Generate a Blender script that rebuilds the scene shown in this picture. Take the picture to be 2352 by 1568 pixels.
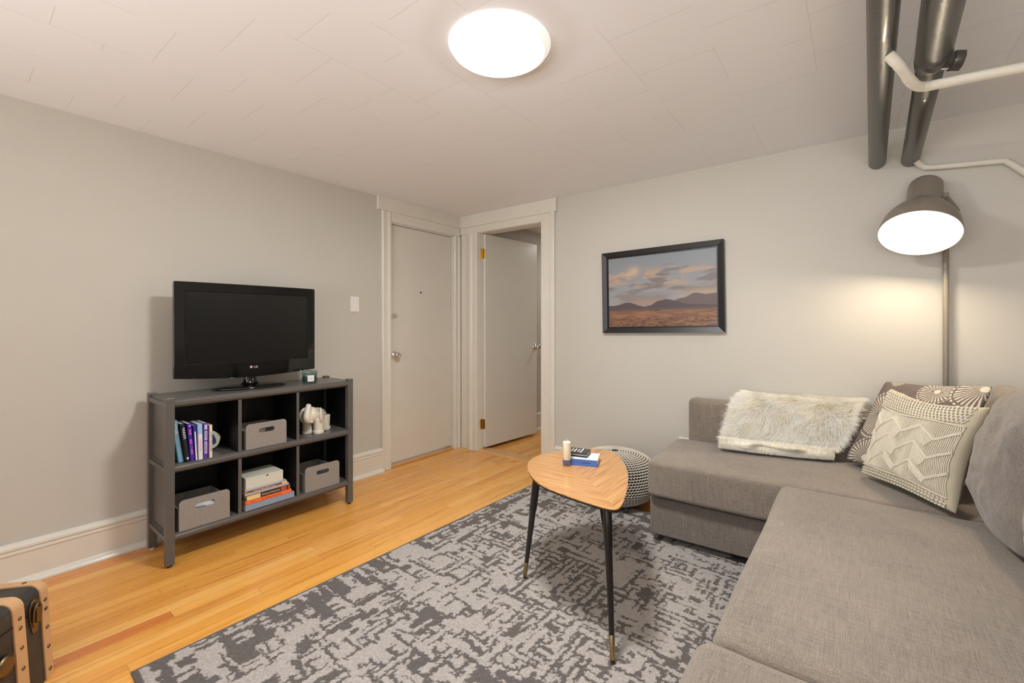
import bpy, bmesh, math, random
import numpy as np
from mathutils import Vector, Matrix, noise

for _o in list(bpy.data.objects):
    bpy.data.objects.remove(_o)
SC = bpy.context.scene
COL = SC.collection
random.seed(7)
PI = math.pi

# ------------------------------------------------------------------ camera
FPX = 1017.0
YAW = math.atan2(788, 1017.0)
cam_d = bpy.data.cameras.new('camera')
cam = bpy.data.objects.new('camera', cam_d)
COL.objects.link(cam)
cam.location = (3.018, -3.084, 1.18)
cam.rotation_euler = (PI/2, 0, YAW)
cam_d.sensor_width = 36.0
cam_d.lens = 36.0*FPX/2352
cam_d.shift_y = -(784-745)/2352
cam_d.clip_start = 0.02
SC.camera = cam

# ------------------------------------------------------------------ world, exposure
SC.view_settings.view_transform = 'Standard'
SC.view_settings.look = 'None'
SC.view_settings.gamma = 1.0
SC.view_settings.exposure = 0.12
SC.view_settings.use_curve_mapping = False
SC.cycles.use_denoising = True
W = bpy.data.worlds.new('world'); SC.world = W
W.use_nodes = True
W.node_tree.nodes['Background'].inputs[0].default_value = (0.75, 0.85, 1.0, 1)
W.node_tree.nodes['Background'].inputs[1].default_value = 1.0

# lamp strengths and the added fill lights
CEIL_E = 148.0
BULB_E = 200.0
def area(name, loc, rot, sx, sy, power, color, spread=180):
    l = bpy.data.lights.new(name, 'AREA'); l.shape = 'RECTANGLE'; l.size = sx; l.size_y = sy
    l.energy = power; l.color = color; l.spread = math.radians(spread)
    o = bpy.data.objects.new(name, l); COL.objects.link(o); o.location = loc; o.rotation_euler = rot
    return o
area('room_fill', (2.7, -5.14, 1.25), (PI/2+math.radians(48), 0, 0), 3.4, 1.5, 100.0, (0.97, 0.97, 0.98), 125)  # unseen fill added behind the camera to brighten ceiling and room
area('hall_fill', (0.9, 1.6, 2.19), (0, 0, 0), 0.3, 0.3, 9.0, (1.0, 0.95, 0.88))  # unseen light added to brighten the hall

# ------------------------------------------------------------------ colour + material helpers
def L(r, g=None, b=None):
    if g is None: g = b = r
    f = lambda c: ((c/255.0)/12.92) if c/255.0 <= 0.04045 else (((c/255.0)+0.055)/1.055)**2.4
    return (f(r), f(g), f(b), 1.0)

class NT:
    def __init__(s, name):
        s.m = bpy.data.materials.new(name); s.m.use_nodes = True
        s.t = s.m.node_tree; s.b = s.t.nodes['Principled BSDF']; s.out = s.t.nodes['Material Output']
    def n(s, typ, **kw):
        nd = s.t.nodes.new(typ)
        ins = kw.pop('ins', {})
        for k, v in kw.items(): setattr(nd, k, v)
        for k, v in ins.items():
            if isinstance(v, bpy.types.NodeSocket): s.t.links.new(v, nd.inputs[k])
            else: nd.inputs[k].default_value = v
        return nd
    def math(s, op, a, b=0.0, c=0.0):
        nd = s.t.nodes.new('ShaderNodeMath'); nd.operation = op
        for i, v in enumerate((a, b, c)):
            if isinstance(v, bpy.types.NodeSocket): s.t.links.new(v, nd.inputs[i])
            else: nd.inputs[i].default_value = v
        return nd.outputs[0]
    def mix(s, f, a, b, bt='MIX'):
        nd = s.t.nodes.new('ShaderNodeMix'); nd.data_type = 'RGBA'; nd.blend_type = bt
        for i, v in ((0, f), (6, a), (7, b)):
            if isinstance(v, bpy.types.NodeSocket): s.t.links.new(v, nd.inputs[i])
            else: nd.inputs[i].default_value = v
        return nd.outputs[2]
    def coord(s, kind='Object', scale=(1, 1, 1), loc=(0, 0, 0), rot=(0, 0, 0)):
        tc = s.t.nodes.new('ShaderNodeTexCoord')
        mp = s.n('ShaderNodeMapping', ins={0: tc.outputs[kind], 1: loc, 2: rot, 3: scale})
        return mp.outputs[0]
    def noise(s, vec, scale, detail=3.0, rough=0.5):
        nd = s.n('ShaderNodeTexNoise', ins={'Vector': vec, 'Scale': scale, 'Detail': detail, 'Roughness': rough})
        return nd.outputs[0]
    def ramp(s, f, stops, interp='LINEAR'):
        nd = s.t.nodes.new('ShaderNodeValToRGB'); nd.color_ramp.interpolation = interp
        e = nd.color_ramp.elements
        while len(e) > 1: e.remove(e[-1])
        e[0].position = stops[0][0]; e[0].color = stops[0][1]
        for p, c in stops[1:]:
            x = e.new(p); x.color = c
        s.t.links.new(f, nd.inputs[0]); return nd.outputs[0]
    def bump(s, h, strength=0.3, dist=0.01):
        nd = s.n('ShaderNodeBump', ins={'Strength': strength, 'Distance': dist, 'Height': h})
        s.t.links.new(nd.outputs[0], s.b.inputs['Normal']); return nd
    def set(s, **kw):
        for k, v in kw.items():
            k = k.replace('_', ' ')
            if isinstance(v, bpy.types.NodeSocket): s.t.links.new(v, s.b.inputs[k])
            else: s.b.inputs[k].default_value = v
        return s

def simple(name, col, rough=0.5, metal=0.0, var=0.04, bump=0.0, bscale=80, coat=0.0, spec=0.5):
    n = NT(name)
    v = n.coord('Object')
    f = n.noise(v, 6.0, 4)
    c2 = tuple(min(1, x*(1+var)) for x in col[:3])+(1,)
    c1 = tuple(x*(1-var) for x in col[:3])+(1,)
    n.set(Base_Color=n.ramp(f, [(0.3, c1), (0.7, c2)]), Roughness=rough, Metallic=metal)
    n.b.inputs['Specular IOR Level'].default_value = spec
    if coat: n.set(Coat_Weight=coat, Coat_Roughness=0.03)
    if bump: n.bump(n.noise(v, bscale, 3), bump, 0.002)
    return n.m

def emis(name, col, strength, shadow_white=True):
    n = NT(name)
    n.set(Base_Color=(0.9, 0.9, 0.88, 1), Roughness=0.5, Emission_Color=col, Emission_Strength=strength)
    return n.m

def fabric(name, col, slub=0.25, scale=1.0, rough=0.9, bump=0.25):
    n = NT(name)
    a = n.noise(n.coord('Object', (12*scale, 700*scale, 700*scale)), 1.0, 2, 0.6)
    b = n.noise(n.coord('Object', (700*scale, 12*scale, 700*scale)), 1.0, 2, 0.6)
    c = n.noise(n.coord('Object', (500*scale, 500*scale, 14*scale)), 1.0, 2, 0.6)
    big = n.noise(n.coord('Object'), 3.0, 3)
    s1 = n.math('ADD', n.math('ADD', a, b), c)
    s1 = n.math('MULTIPLY', s1, 1/3.0)
    s2 = n.math('ADD', n.math('MULTIPLY', s1, 0.85), n.math('MULTIPLY', big, 0.15))
    lo = tuple(x*(1-slub*1.5) for x in col[:3])+(1,)
    hi = tuple(min(1, x*(1+slub*1.5)) for x in col[:3])+(1,)
    n.set(Base_Color=n.ramp(s2, [(0.38, lo), (0.62, hi)]), Roughness=rough, Sheen_Weight=0.25, Sheen_Roughness=0.6)
    n.b.inputs['Specular IOR Level'].default_value = 0.2
    n.bump(s1, bump, 0.003)
    return n.m

def vcol(name, rough=0.8, coat=0.0, bump=0.0, bscale=400, spec=0.3):
    n = NT(name)
    at = n.n('ShaderNodeVertexColor', layer_name='Col')
    n.set(Base_Color=at.outputs[0], Roughness=rough)
    n.b.inputs['Specular IOR Level'].default_value = spec
    if coat: n.set(Coat_Weight=coat, Coat_Roughness=0.02)
    if bump: n.bump(n.noise(n.coord('Object'), bscale, 2), bump, 0.003)
    return n.m

def glass(name, col=(1, 1, 1, 1), rough=0.0):
    n = NT(name)
    tr = n.n('ShaderNodeBsdfTransparent', ins={0: tuple(0.55+0.45*c for c in col[:3])+(1,)})
    gl = n.n('ShaderNodeBsdfGlossy', ins={'Roughness': 0.03})
    lw = n.n('ShaderNodeLayerWeight', ins={'Blend': 0.25})
    fr = n.math('ADD', 0.06, n.math('MULTIPLY', n.math('POWER', lw.outputs[1], 2.2), 0.55))
    mx = n.n('ShaderNodeMixShader', ins={0: fr, 1: tr.outputs[0], 2: gl.outputs[0]})
    n.t.links.new(mx.outputs[0], n.out.inputs[0])
    return n.m

# ------------------------------------------------------------------ mesh helpers
def bx(bm, x0, x1, y0, y1, z0, z1, M=None):
    vs = [bm.verts.new((x, y, z)) for x in (x0, x1) for y in (y0, y1) for z in (z0, z1)]
    if M is not None:
        for v in vs: v.co = M @ v.co
    for f in ((0, 1, 3, 2), (4, 6, 7, 5), (0, 4, 5, 1), (2, 3, 7, 6), (0, 2, 6, 4), (1, 5, 7, 3)):
        bm.faces.new([vs[i] for i in f])
    return vs

def prism(bm, pts, axis, a0, a1, M=None):
    """extrude 2D outline along axis. axis 'x': pts=(y,z); 'y': pts=(x,z); 'z': pts=(x,y)"""
    def mk(p, a):
        v = {'x': (a, p[0], p[1]), 'y': (p[0], a, p[1]), 'z': (p[0], p[1], a)}[axis]
        v = Vector(v)
        return bm.verts.new(M @ v if M is not None else v)
    A = [mk(p, a0) for p in pts]; B = [mk(p, a1) for p in pts]
    n = len(pts)
    bm.faces.new(A); bm.faces.new(B[::-1])
    for i in range(n):
        bm.faces.new([A[i], B[i], B[(i+1) % n], A[(i+1) % n]])

def lathe(bm, prof, seg=48, M=None, close=True):
    rings = []
    for r, z in prof:
        if r < 1e-6:
            rings.append([bm.verts.new((0, 0, z))])
        else:
            rings.append([bm.verts.new((r*math.cos(2*PI*i/seg), r*math.sin(2*PI*i/seg), z)) for i in range(seg)])
    if M is not None:
        for rg in rings:
            for v in rg: v.co = M @ v.co
    for a, b in zip(rings[:-1], rings[1:]):
        for i in range(seg):
            j = (i+1) % seg
            if len(a) == 1 and len(b) == 1: continue
            if len(a) == 1: bm.faces.new([a[0], b[i], b[j]])
            elif len(b) == 1: bm.faces.new([a[i], a[j], b[0]])
            else: bm.faces.new([a[i], a[j], b[j], b[i]])
    if close:
        for rg in (rings[0], rings[-1]):
            if len(rg) > 2: bm.faces.new(rg)

def tube(bm, pts, rad, seg=12, cap=True):
    pts = [Vector(p) for p in pts]; n = len(pts)
    rads = rad if isinstance(rad, (list, tuple)) else [rad]*n
    rings = []; up = None
    for i, p in enumerate(pts):
        d = (pts[min(i+1, n-1)]-pts[max(i-1, 0)]).normalized()
        if up is None:
            up = d.orthogonal().normalized()
        up = (up-d*up.dot(d))
        if up.length < 1e-6: up = d.orthogonal()
        up.normalize(); sd = d.cross(up)
        rings.append([bm.verts.new(p+(up*math.cos(2*PI*k/seg)+sd*math.sin(2*PI*k/seg))*rads[i]) for k in range(seg)])
    for a, b in zip(rings[:-1], rings[1:]):
        for i in range(seg):
            j = (i+1) % seg
            bm.faces.new([a[i], a[j], b[j], b[i]])
    if cap:
        bm.faces.new(rings[0][::-1]); bm.faces.new(rings[-1])

def ball(bm, c, r, seg=16, rings=10, M=None):
    if not isinstance(r, (tuple, list)): r = (r, r, r)
    mt = Matrix.Translation(c) @ (M if M is not None else Matrix()) @ Matrix.Diagonal((r[0], r[1], r[2], 1))
    bmesh.ops.create_uvsphere(bm, u_segments=seg, v_segments=rings, radius=1.0, matrix=mt)

def catmull(P, n=8, closed=False):
    P = [Vector(p) for p in P]; out = []; m = len(P)
    rng = range(m) if closed else range(m-1)
    for i in rng:
        p0 = P[(i-1) % m] if closed else P[max(i-1, 0)]
        p1 = P[i]; p2 = P[(i+1) % m] if closed else P[i+1]
        p3 = P[(i+2) % m] if closed else P[min(i+2, m-1)]
        for k in range(n):
            t = k/n
            out.append(0.5*((2*p1)+(-p0+p2)*t+(2*p0-5*p1+4*p2-p3)*t*t+(-p0+3*p1-3*p2+p3)*t**3))
    if not closed: out.append(P[-1])
    return out

def obj(name, bm, m=None, parent=None, smooth=False, bevel=0.0, seg=2, sub=0, angle=35, loc=None, rotz=0.0):
    if isinstance(bm, bmesh.types.BMesh):
        bmesh.ops.recalc_face_normals(bm, faces=bm.faces[:])
        me = bpy.data.meshes.new(name); bm.to_mesh(me); bm.free()
    else: me = bm
    o = bpy.data.objects.new(name, me); COL.objects.link(o)
    if m is not None: me.materials.append(m)
    if smooth:
        me.polygons.foreach_set('use_smooth', [True]*len(me.polygons))
    if bevel:
        b = o.modifiers.new('bevel', 'BEVEL'); b.width = bevel; b.segments = seg; b.limit_method = 'ANGLE'; b.angle_limit = math.radians(angle)
        b.harden_normals = False
    if sub:
        s = o.modifiers.new('sub', 'SUBSURF'); s.levels = sub; s.render_levels = sub
    if parent is not None: o.parent = parent
    if loc is not None: o.location = loc
    if rotz: o.rotation_euler.z = rotz
    return o

def thing(name, label, cat, loc=(0, 0, 0), rotz=0.0, group=None):
    o = bpy.data.objects.new(name, None); COL.objects.link(o)
    o.empty_display_size = 0.05
    o.location = loc; o.rotation_euler.z = rotz
    o['label'] = label; o['category'] = cat
    if group: o['group'] = group
    return o
def tag(o, label, cat, group=None, kind=None):
    o['label'] = label; o['category'] = cat
    if group: o['group'] = group
    if kind: o['kind'] = kind
    return o
def struct(name, bm, m, parent=None, **kw):
    o = obj(name, bm, m, parent, **kw)
    if parent is None: o['kind'] = 'structure'
    return o
NB = bmesh.new

def np_mesh(name, V, F, cols=None, smooth=True):
    """V (n,3), F (m,4) arrays, cols (n,3) linear"""
    me = bpy.data.meshes.new(name)
    V = np.asarray(V, dtype=np.float32); F = np.asarray(F, dtype=np.int32)
    k = F.shape[1]
    me.vertices.add(len(V)); me.vertices.foreach_set('co', V.ravel())
    me.loops.add(F.size); me.loops.foreach_set('vertex_index', F.ravel())
    me.polygons.add(len(F)); me.polygons.foreach_set('loop_start', np.arange(0, F.size, k, dtype=np.int32))
    me.polygons.foreach_set('use_smooth', np.ones(len(F), dtype=bool) if smooth else np.zeros(len(F), dtype=bool))
    me.update(calc_edges=True)
    if cols is not None:
        ca = me.color_attributes.new('Col', 'FLOAT_COLOR', 'POINT')
        c4 = np.ones((len(V), 4), dtype=np.float32); c4[:, :3] = cols
        ca.data.foreach_set('color', c4.ravel())
    me.validate()
    return me
def grid_faces(nu, nv, off=0):
    i = np.arange(nu-1)[:, None]; j = np.arange(nv-1)[None, :]
    a = (i*nv+j+off).ravel()
    return np.stack([a, a+nv, a+nv+1, a+1], 1)

_TAB = {}
def vnoise(X, Y, seed=0):
    """value noise on arrays"""
    if seed not in _TAB: _TAB[seed] = np.random.RandomState(seed).rand(256, 256)
    T = _TAB[seed]
    xi = np.floor(X).astype(int); yi = np.floor(Y).astype(int)
    fx = X-xi; fy = Y-yi; fx = fx*fx*(3-2*fx); fy = fy*fy*(3-2*fy)
    g = lambda a, b: T[a % 256, b % 256]
    return (g(xi, yi)*(1-fx)+g(xi+1, yi)*fx)*(1-fy)+(g(xi, yi+1)*(1-fx)+g(xi+1, yi+1)*fx)*fy
def fbm(X, Y, seed=0, o=5):
    s = 0; a = 0.5; t = 0
    for k in range(o):
        s = s+a*vnoise(X*2**k, Y*2**k, seed+k); t += a; a *= 0.5
    return s/t
def lin(c): return np.array(L(*c)[:3])
def sstep(a, b, x):
    t = np.clip((x-a)/(b-a), 0, 1); return t*t*(3-2*t)

def text(name, body, size, m, parent, mat, extrude=0.0004, align='CENTER', sx=1.0):
    cu = bpy.data.curves.new(name, 'FONT'); cu.body = body; cu.size = size; cu.extrude = extrude
    cu.align_x = align; cu.align_y = 'CENTER'; cu.resolution_u = 3
    t = bpy.data.objects.new(name+'_tmp', cu); COL.objects.link(t)
    dg = bpy.context.evaluated_depsgraph_get()
    me = bpy.data.meshes.new_from_object(t.evaluated_get(dg))
    bpy.data.objects.remove(t)
    me.transform(mat @ Matrix.Diagonal((sx, 1, 1, 1)))
    me.name = name
    me.materials.clear()
    o = bpy.data.objects.new(name, me); COL.objects.link(o); me.materials.append(m)
    if parent is not None: o.parent = parent
    return o
def glyphs(name, n, size, m, parent, mat, gaps=(), seed=1, sx=1.0):
    """a line of n small letter-like strokes, for print too small to read"""
    r_ = random.Random(seed); bm = bmesh.new(); w = size*0.62*sx; x = -n*w/2
    for k in range(n):
        if k not in gaps:
            h = size*(0.70 if r_.random() < 0.7 else 0.5); t_ = size*0.13
            bx(bm, x, x+t_, -h/2, h/2, 0, 0.0003)
            if r_.random() < 0.7: bx(bm, x+w*0.55, x+w*0.55+t_, -h/2, h/2, 0, 0.0003)
            for yy in r_.sample((-h/2, -t_/2, h/2-t_), r_.choice((1, 2))): bx(bm, x, x+w*0.6, yy, yy+t_, 0, 0.0003)
        x += w
    for v in bm.verts: v.co = mat @ v.co
    return obj(name, bm, m, parent)
def basis(ex, ey, ez, o):
    M = Matrix.Identity(4)
    for i, e in enumerate((ex, ey, ez)):
        for r in range(3): M[r][i] = e[r]
    for r in range(3): M[r][3] = o[r]
    return M

# ------------------------------------------------------------------ materials
def wall_mat():
    n = NT('wall_paint'); v = n.coord('Object')
    f = n.noise(v, 1.3, 3)
    n.set(Base_Color=n.ramp(f, [(0.3, (0.535, 0.508, 0.448, 1)), (0.7, (0.56, 0.533, 0.472, 1))]), Roughness=0.62)
    n.b.inputs['Specular IOR Level'].default_value = 0.35
    n.bump(n.noise(v, 140, 3), 0.12, 0.002)
    return n.m
M_WALL = wall_mat()
M_TRIM = simple('trim_paint', (0.70, 0.665, 0.585, 1), 0.22, var=0.02, bump=0.12, bscale=25)
M_DOOR = simple('door_paint', (0.66, 0.63, 0.56, 1), 0.30, var=0.015, bump=0.05, bscale=12)
def ceiling_mat():
    n = NT('ceiling_tiles')
    v = n.coord('Object')
    sp = n.n('ShaderNodeSeparateXYZ', ins={0: v})
    wob = n.math('MULTIPLY', n.math('SUBTRACT', n.noise(v, 9.0, 2), 0.5), 0.006)
    xs = n.math('DIVIDE', n.math('ADD', n.math('ADD', sp.outputs[0], wob), 10.0-2.275+0.295*0), 0.295)
    row = n.math('FLOOR', xs)
    odd = n.math('MULTIPLY', n.math('MODULO', row, 2.0), 0.14)
    fx = n.math('MULTIPLY', n.math('PINGPONG', xs, 0.5), 0.295)
    ys = n.math('DIVIDE', n.math('ADD', n.math('ADD', n.math('ADD', sp.outputs[1], 20.0+1.195), odd), wob), 0.28)
    fy = n.math('MULTIPLY', n.math('PINGPONG', ys, 0.5), 0.28)
    col = n.math('FLOOR', ys)
    h = n.n('ShaderNodeTexWhiteNoise', noise_dimensions='2D',
            ins={0: n.n('ShaderNodeCombineXYZ', ins={0: row, 1: col}).outputs[0]}).outputs[0]
    vis = n.noise(v, 2.2, 2)
    wx = n.math('MULTIPLY', n.math('LESS_THAN', fx, 0.0016), n.math('GREATER_THAN', vis, 0.50))
    wy = n.math('MULTIPLY', n.math('LESS_THAN', fy, 0.0018), n.math('GREATER_THAN', n.noise(v, 3.1, 2), 0.44))
    seam = n.math('MAXIMUM', wx, wy)
    base = n.mix(h, (0.845, 0.86, 0.885, 1), (0.855, 0.87, 0.895, 1))
    n.set(Base_Color=n.mix(n.math('MULTIPLY', seam, 0.20), base, (0.33, 0.28, 0.24, 1)), Roughness=0.6)
    n.bump(n.math('SUBTRACT', n.math('MULTIPLY', h, 0.25), seam), 0.25, 0.002)
    return n.m
M_CEIL = ceiling_mat()
def floor_mat():
    n = NT('pine_floor')
    v = n.coord('Object')
    sp = n.n('ShaderNodeSeparateXYZ', ins={0: v})
    x, y = sp.outputs[0], sp.outputs[1]
    xs = n.math('DIVIDE', n.math('ADD', x, 10.0), 0.058)
    row = n.math('FLOOR', xs)
    r1 = n.n('ShaderNodeTexWhiteNoise', noise_dimensions='1D', ins={1: row}).outputs[0]
    ys = n.math('DIVIDE', n.math('ADD', n.math('ADD', y, 30.0), n.math('MULTIPLY', r1, 5.0)), 1.15)
    cl = n.math('FLOOR', ys)
    h = n.n('ShaderNodeTexWhiteNoise', noise_dimensions='2D', ins={0: n.n('ShaderNodeCombineXYZ', ins={0: row, 1: cl}).outputs[0]})
    hv = h.outputs[0]
    sh = n.n('ShaderNodeVectorMath', operation='ADD', ins={0: v, 1: h.outputs[1]}).outputs[0]
    g1 = n.noise(n.n('ShaderNodeMapping', ins={0: sh, 3: (60, 1.6, 60)}).outputs[0], 1.0, 4, 0.6)
    g2 = n.noise(n.n('ShaderNodeMapping', ins={0: sh, 3: (170, 5, 170)}).outputs[0], 1.0, 3, 0.6)
    base = n.ramp(hv, [(0.0, L(216, 150, 66)), (0.3, L(226, 162, 76)), (0.6, L(232, 170, 84)), (0.85, L(234, 178, 96)), (0.93, L(220, 146, 66)), (1.0, L(204, 122, 62))])
    grain = n.ramp(g1, [(0.30, (0.74, 0.62, 0.50, 1)), (0.5, (1, 1, 1, 1)), (0.75, (1.0, 0.98, 0.94, 1))])
    c = n.mix(0.85, base, grain, 'MULTIPLY')
    c = n.mix(n.math('MULTIPLY', n.math('GREATER_THAN', g2, 0.64), 0.22), c, L(150, 84, 36))
    # reddish heartwood streaks
    hs = n.noise(n.n('ShaderNodeMapping', ins={0: sh, 3: (26, 0.9, 26)}).outputs[0], 1.0, 2, 0.5)
    c = n.mix(n.math('MULTIPLY', n.math('GREATER_THAN', hs, 0.70), 0.55), c, L(184, 96, 42))
    fx = n.math('PINGPONG', xs, 0.5); fy = n.math('MULTIPLY', n.math('PINGPONG', ys, 0.5), 1.15)
    seam = n.math('MAXIMUM', n.math('LESS_THAN', fx, 0.014), n.math('LESS_THAN', fy, 0.0012))
    c = n.mix(n.math('MULTIPLY', seam, 0.40), c, L(120, 64, 26))
    n.set(Base_Color=c, Roughness=n.math('ADD', 0.22, n.math('MULTIPLY', g1, 0.12)), Coat_Weight=0.3, Coat_Roughness=0.12)
    n.bump(n.math('SUBTRACT', n.math('MULTIPLY', n.noise(v, 2.5, 2), 1.0), n.math('MULTIPLY', seam, 0.5)), 0.10, 0.004)
    return n.m
M_FLOOR = floor_mat()
M_SILL = simple('threshold_wood', L(205, 158, 104), 0.35, var=0.1)
M_CHROME = simple('chrome', (0.75, 0.74, 0.72, 1), 0.12, 1.0, var=0.0)
M_BRASS = simple('brass', (0.55, 0.38, 0.13, 1), 0.3, 1.0, var=0.1)
M_BRASS2 = simple('aged_brass', (0.42, 0.32, 0.16, 1), 0.38, 1.0, var=0.1)
M_WHITE = simple('white_plastic', (0.80, 0.78, 0.74, 1), 0.35, var=0.0)
M_BLACK = simple('black', (0.008, 0.008, 0.008, 1), 0.4, var=0.0)
M_SHELF = simple('grey_painted_wood', L(90, 87, 84), 0.30, var=0.04, bump=0.05)
M_SHELFIN = simple('shaded_grey_panel', L(15, 16, 17), 0.42, var=0.05)  # shelf grey darkened to hold the shade inside the cubbies
M_GLOSS = simple('gloss_black_plastic', (0.004, 0.004, 0.004, 1), 0.05, var=0.0, coat=0.4, spec=0.4)
M_SCREEN = simple('matte_screen', (0.006, 0.0057, 0.005, 1), 0.36, var=0.0, spec=0.22)
M_GREYLOGO = simple('silver_print', (0.7, 0.7, 0.7, 1), 0.4, var=0.0)
M_LINEN = fabric('grey_linen', L(129, 118, 106), 0.34)
M_LINEN_D = fabric('grey_linen_deep', L(118, 110, 102), 0.36)  # sofa base shade put into a deeper linen, also on one cushion
M_BASE = simple('black_leg', (0.01, 0.01, 0.01, 1), 0.6, var=0.0)

# ================================================================== SETTING
H = 2.21
X1, Y0 = 4.45, -5.2
bm = NB(); bx(bm, -0.15, X1+0.1, Y0-0.1, 3.2, -0.06, 0.0); struct('floor', bm, M_FLOOR)
bm = NB(); bx(bm, -0.15, X1+0.1, Y0-0.1, 3.2, H, H+0.06); struct('ceiling', bm, M_CEIL)
D1a, D1b, D1h = -0.823, -0.100, 2.02
D2a, D2b, D2h = 0.240, 0.950, 2.036
bm = NB()
bx(bm, -0.12, 0, Y0, D1a, 0, H); bx(bm, -0.12, 0, D1a, D1b, D1h, H); bx(bm, -0.12, 0, D1b, 0.12, 0, H)
struct('wall_left', bm, M_WALL)
bm = NB()
bx(bm, 0, D2a, 0, 0.11, 0, H); bx(bm, D2a, D2b, 0, 0.11, D2h, H); bx(bm, D2b, X1, 0, 0.11, 0, H)
struct('wall_back', bm, M_WALL)
bm = NB(); bx(bm, X1, X1+0.1, Y0, 0.11, 0, H); struct('wall_right', bm, M_WALL)
bm = NB()
bx(bm, 0, 1.3, Y0-0.1, Y0, 0, H); bx(bm, 3.9, X1, Y0-0.1, Y0, 0, H); bx(bm, 1.3, 3.9, Y0-0.1, Y0, 0, 0.65); bx(bm, 1.3, 3.9, Y0-0.1, Y0, 2.05, H)
struct('wall_front', bm, M_WALL)
w1 = bpy.data.objects.new('added_window', None); COL.objects.link(w1); w1['kind'] = 'structure'  # unseen window, added to go with the fill light
bm = NB()
for a in (1.3, 2.57, 3.84): bx(bm, a, a+0.06, Y0-0.08, Y0-0.03, 0.65, 2.05)
for z in (0.65, 1.99): bx(bm, 1.36, 3.84, Y0-0.08, Y0-0.03, z, z+0.06)
obj('window_frame', bm, M_TRIM, w1)
bm = NB(); bx(bm, 1.36, 3.84, Y0-0.058, Y0-0.052, 0.71, 1.99); obj('pane', bm, glass('window_glass'), w1)
# hall behind door 2
bm = NB(); bx(bm, 0.10, 0.19, 0.11, 3.1, 0, H); bx(bm, 0.19, 1.6, 3.0, 3.1, 0, H); bx(bm, 1.6, 1.7, 0.11, 3.1, 0, H)
struct('wall_hall', bm, M_WALL)

def baseboard_prof(t=0.026):
    return [(0, 0), (0.050, 0), (0.049, 0.010), (0.043, 0.018), (t+0.006, 0.024), (t+0.002, 0.028), (t, 0.030), (t, 0.140), (t+0.004, 0.144), (t+0.004, 0.153), (t-0.002, 0.156),
            (t-0.002, 0.160), (t+0.004, 0.164), (t+0.003, 0.176), (t-0.006, 0.185), (0.008, 0.190), (0, 0.190)]
bp = baseboard_prof()
bm = NB(); prism(bm, bp, 'y', Y0, -0.912); struct('baseboard_left', bm, M_TRIM, bevel=0.0015)
bm = NB(); prism(bm, [(-a, b) for a, b in bp], 'x', 1.085, X1); struct('baseboard_back', bm, M_TRIM, bevel=0.0015)
bm = NB(); prism(bm, [(0.19+a, b) for a, b in bp], 'y', 0.9, 3.0); struct('baseboard_hall', bm, M_TRIM, bevel=0.0015)
bm = NB(); prism(bm, [(X1-a, b) for a, b in bp], 'y', Y0, -0.06); struct('baseboard_right', bm, M_TRIM)

# casings. profile across width w, thickness t
def casing(w, t):
    return [(0, 0), (0, t*0.75), (0.006, t), (0.018, t), (0.022, t*0.78), (w-0.03, t*0.78), (w-0.026, t), (w-0.006, t), (w, t*0.7), (w, 0)]
bm = NB(); pr = casing(0.088, 0.024)
prism(bm, [(b, D1a-0.088+a) for a, b in pr], 'z', 0, 2.10); struct('trim_1', bm, M_TRIM, bevel=0.002)
bm = NB(); pr = casing(0.0825, 0.024)
prism(bm, [(b, D1b+a) for a, b in pr], 'z', 0, 2.0195); struct('trim_2', bm, M_TRIM, bevel=0.002)
bm = NB()
pr = [(0.024, 0), (0.024, 0.018), (0.09, 0.018), (0.095, 0.022), (0.12, 0.026), (0.135, 0.034), (0.15, 0.036), (0.165, 0.030), (0.172, 0.024), (0.212, 0.024), (0.216, 0.031), (0.236, 0.031), (0.240, 0.026), (0.240, 0)]
prism(bm, [(a, -b) for a, b in pr], 'z', 0, 2.0355); struct('trim_3', bm, M_TRIM, bevel=0.002)
bm = NB()
pr = [(0.950, 0), (0.950, 0.022), (0.956, 0.028), (0.978, 0.028), (0.982, 0.020), (1.035, 0.020), (1.039, 0.030), (1.050, 0.034), (1.078, 0.034), (1.084, 0.028), (1.084, 0)]
prism(bm, [(a, -b) for a, b in pr], 'z', 0, 2.10); struct('trim_4', bm, M_TRIM, bevel=0.002)
bm = NB()
bx(bm, 0, 0.026, -0.953, -0.03, 2.10, H); bx(bm, 0, 0.021, D1a, -0.03, D1h, 2.10); struct('trim_5', bm, M_TRIM, bevel=0.002)
bm = NB()
bx(bm, 0, 1.10, -0.030, 0, 2.10, H); bx(bm, 0.0, D2b, -0.0225, 0, D2h, 2.10); struct('trim_6', bm, M_TRIM, bevel=0.002)
# jamb liners
bm = NB(); bx(bm, D2a, D2a+0.003, -0.004, 0.112, 0, D2h-0.003); bx(bm, D2b-0.003, D2b, -0.004, 0.112, 0, D2h-0.003); bx(bm, D2a, D2b, -0.004, 0.112, D2h-0.003, D2h)
struct('trim_7', bm, M_TRIM)
bm = NB(); bx(bm, -0.115, 0.004, D1a, D1a+0.006, 0, D1h); bx(bm, -0.115, 0.004, D1b-0.008, D1b, 0, D1h); bx(bm, -0.115, 0.004, D1a, D1b, D1h-0.010, D1h)
struct('trim_8', bm, M_TRIM)
# thresholds
bm = NB(); prism(bm, [(-0.016, 0.0005), (-0.010, 0.010), (0.0, 0.014), (0.10, 0.014), (0.118, 0.0005)], 'x', D2a-0.03, D2b); struct('trim_9', bm, M_SILL)
bm = NB(); bx(bm, -0.10, 0.012, D1a+0.008, D1b-0.010, 0.0005, 0.022); struct('trim_10', bm, M_SILL, bevel=0.003)

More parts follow.
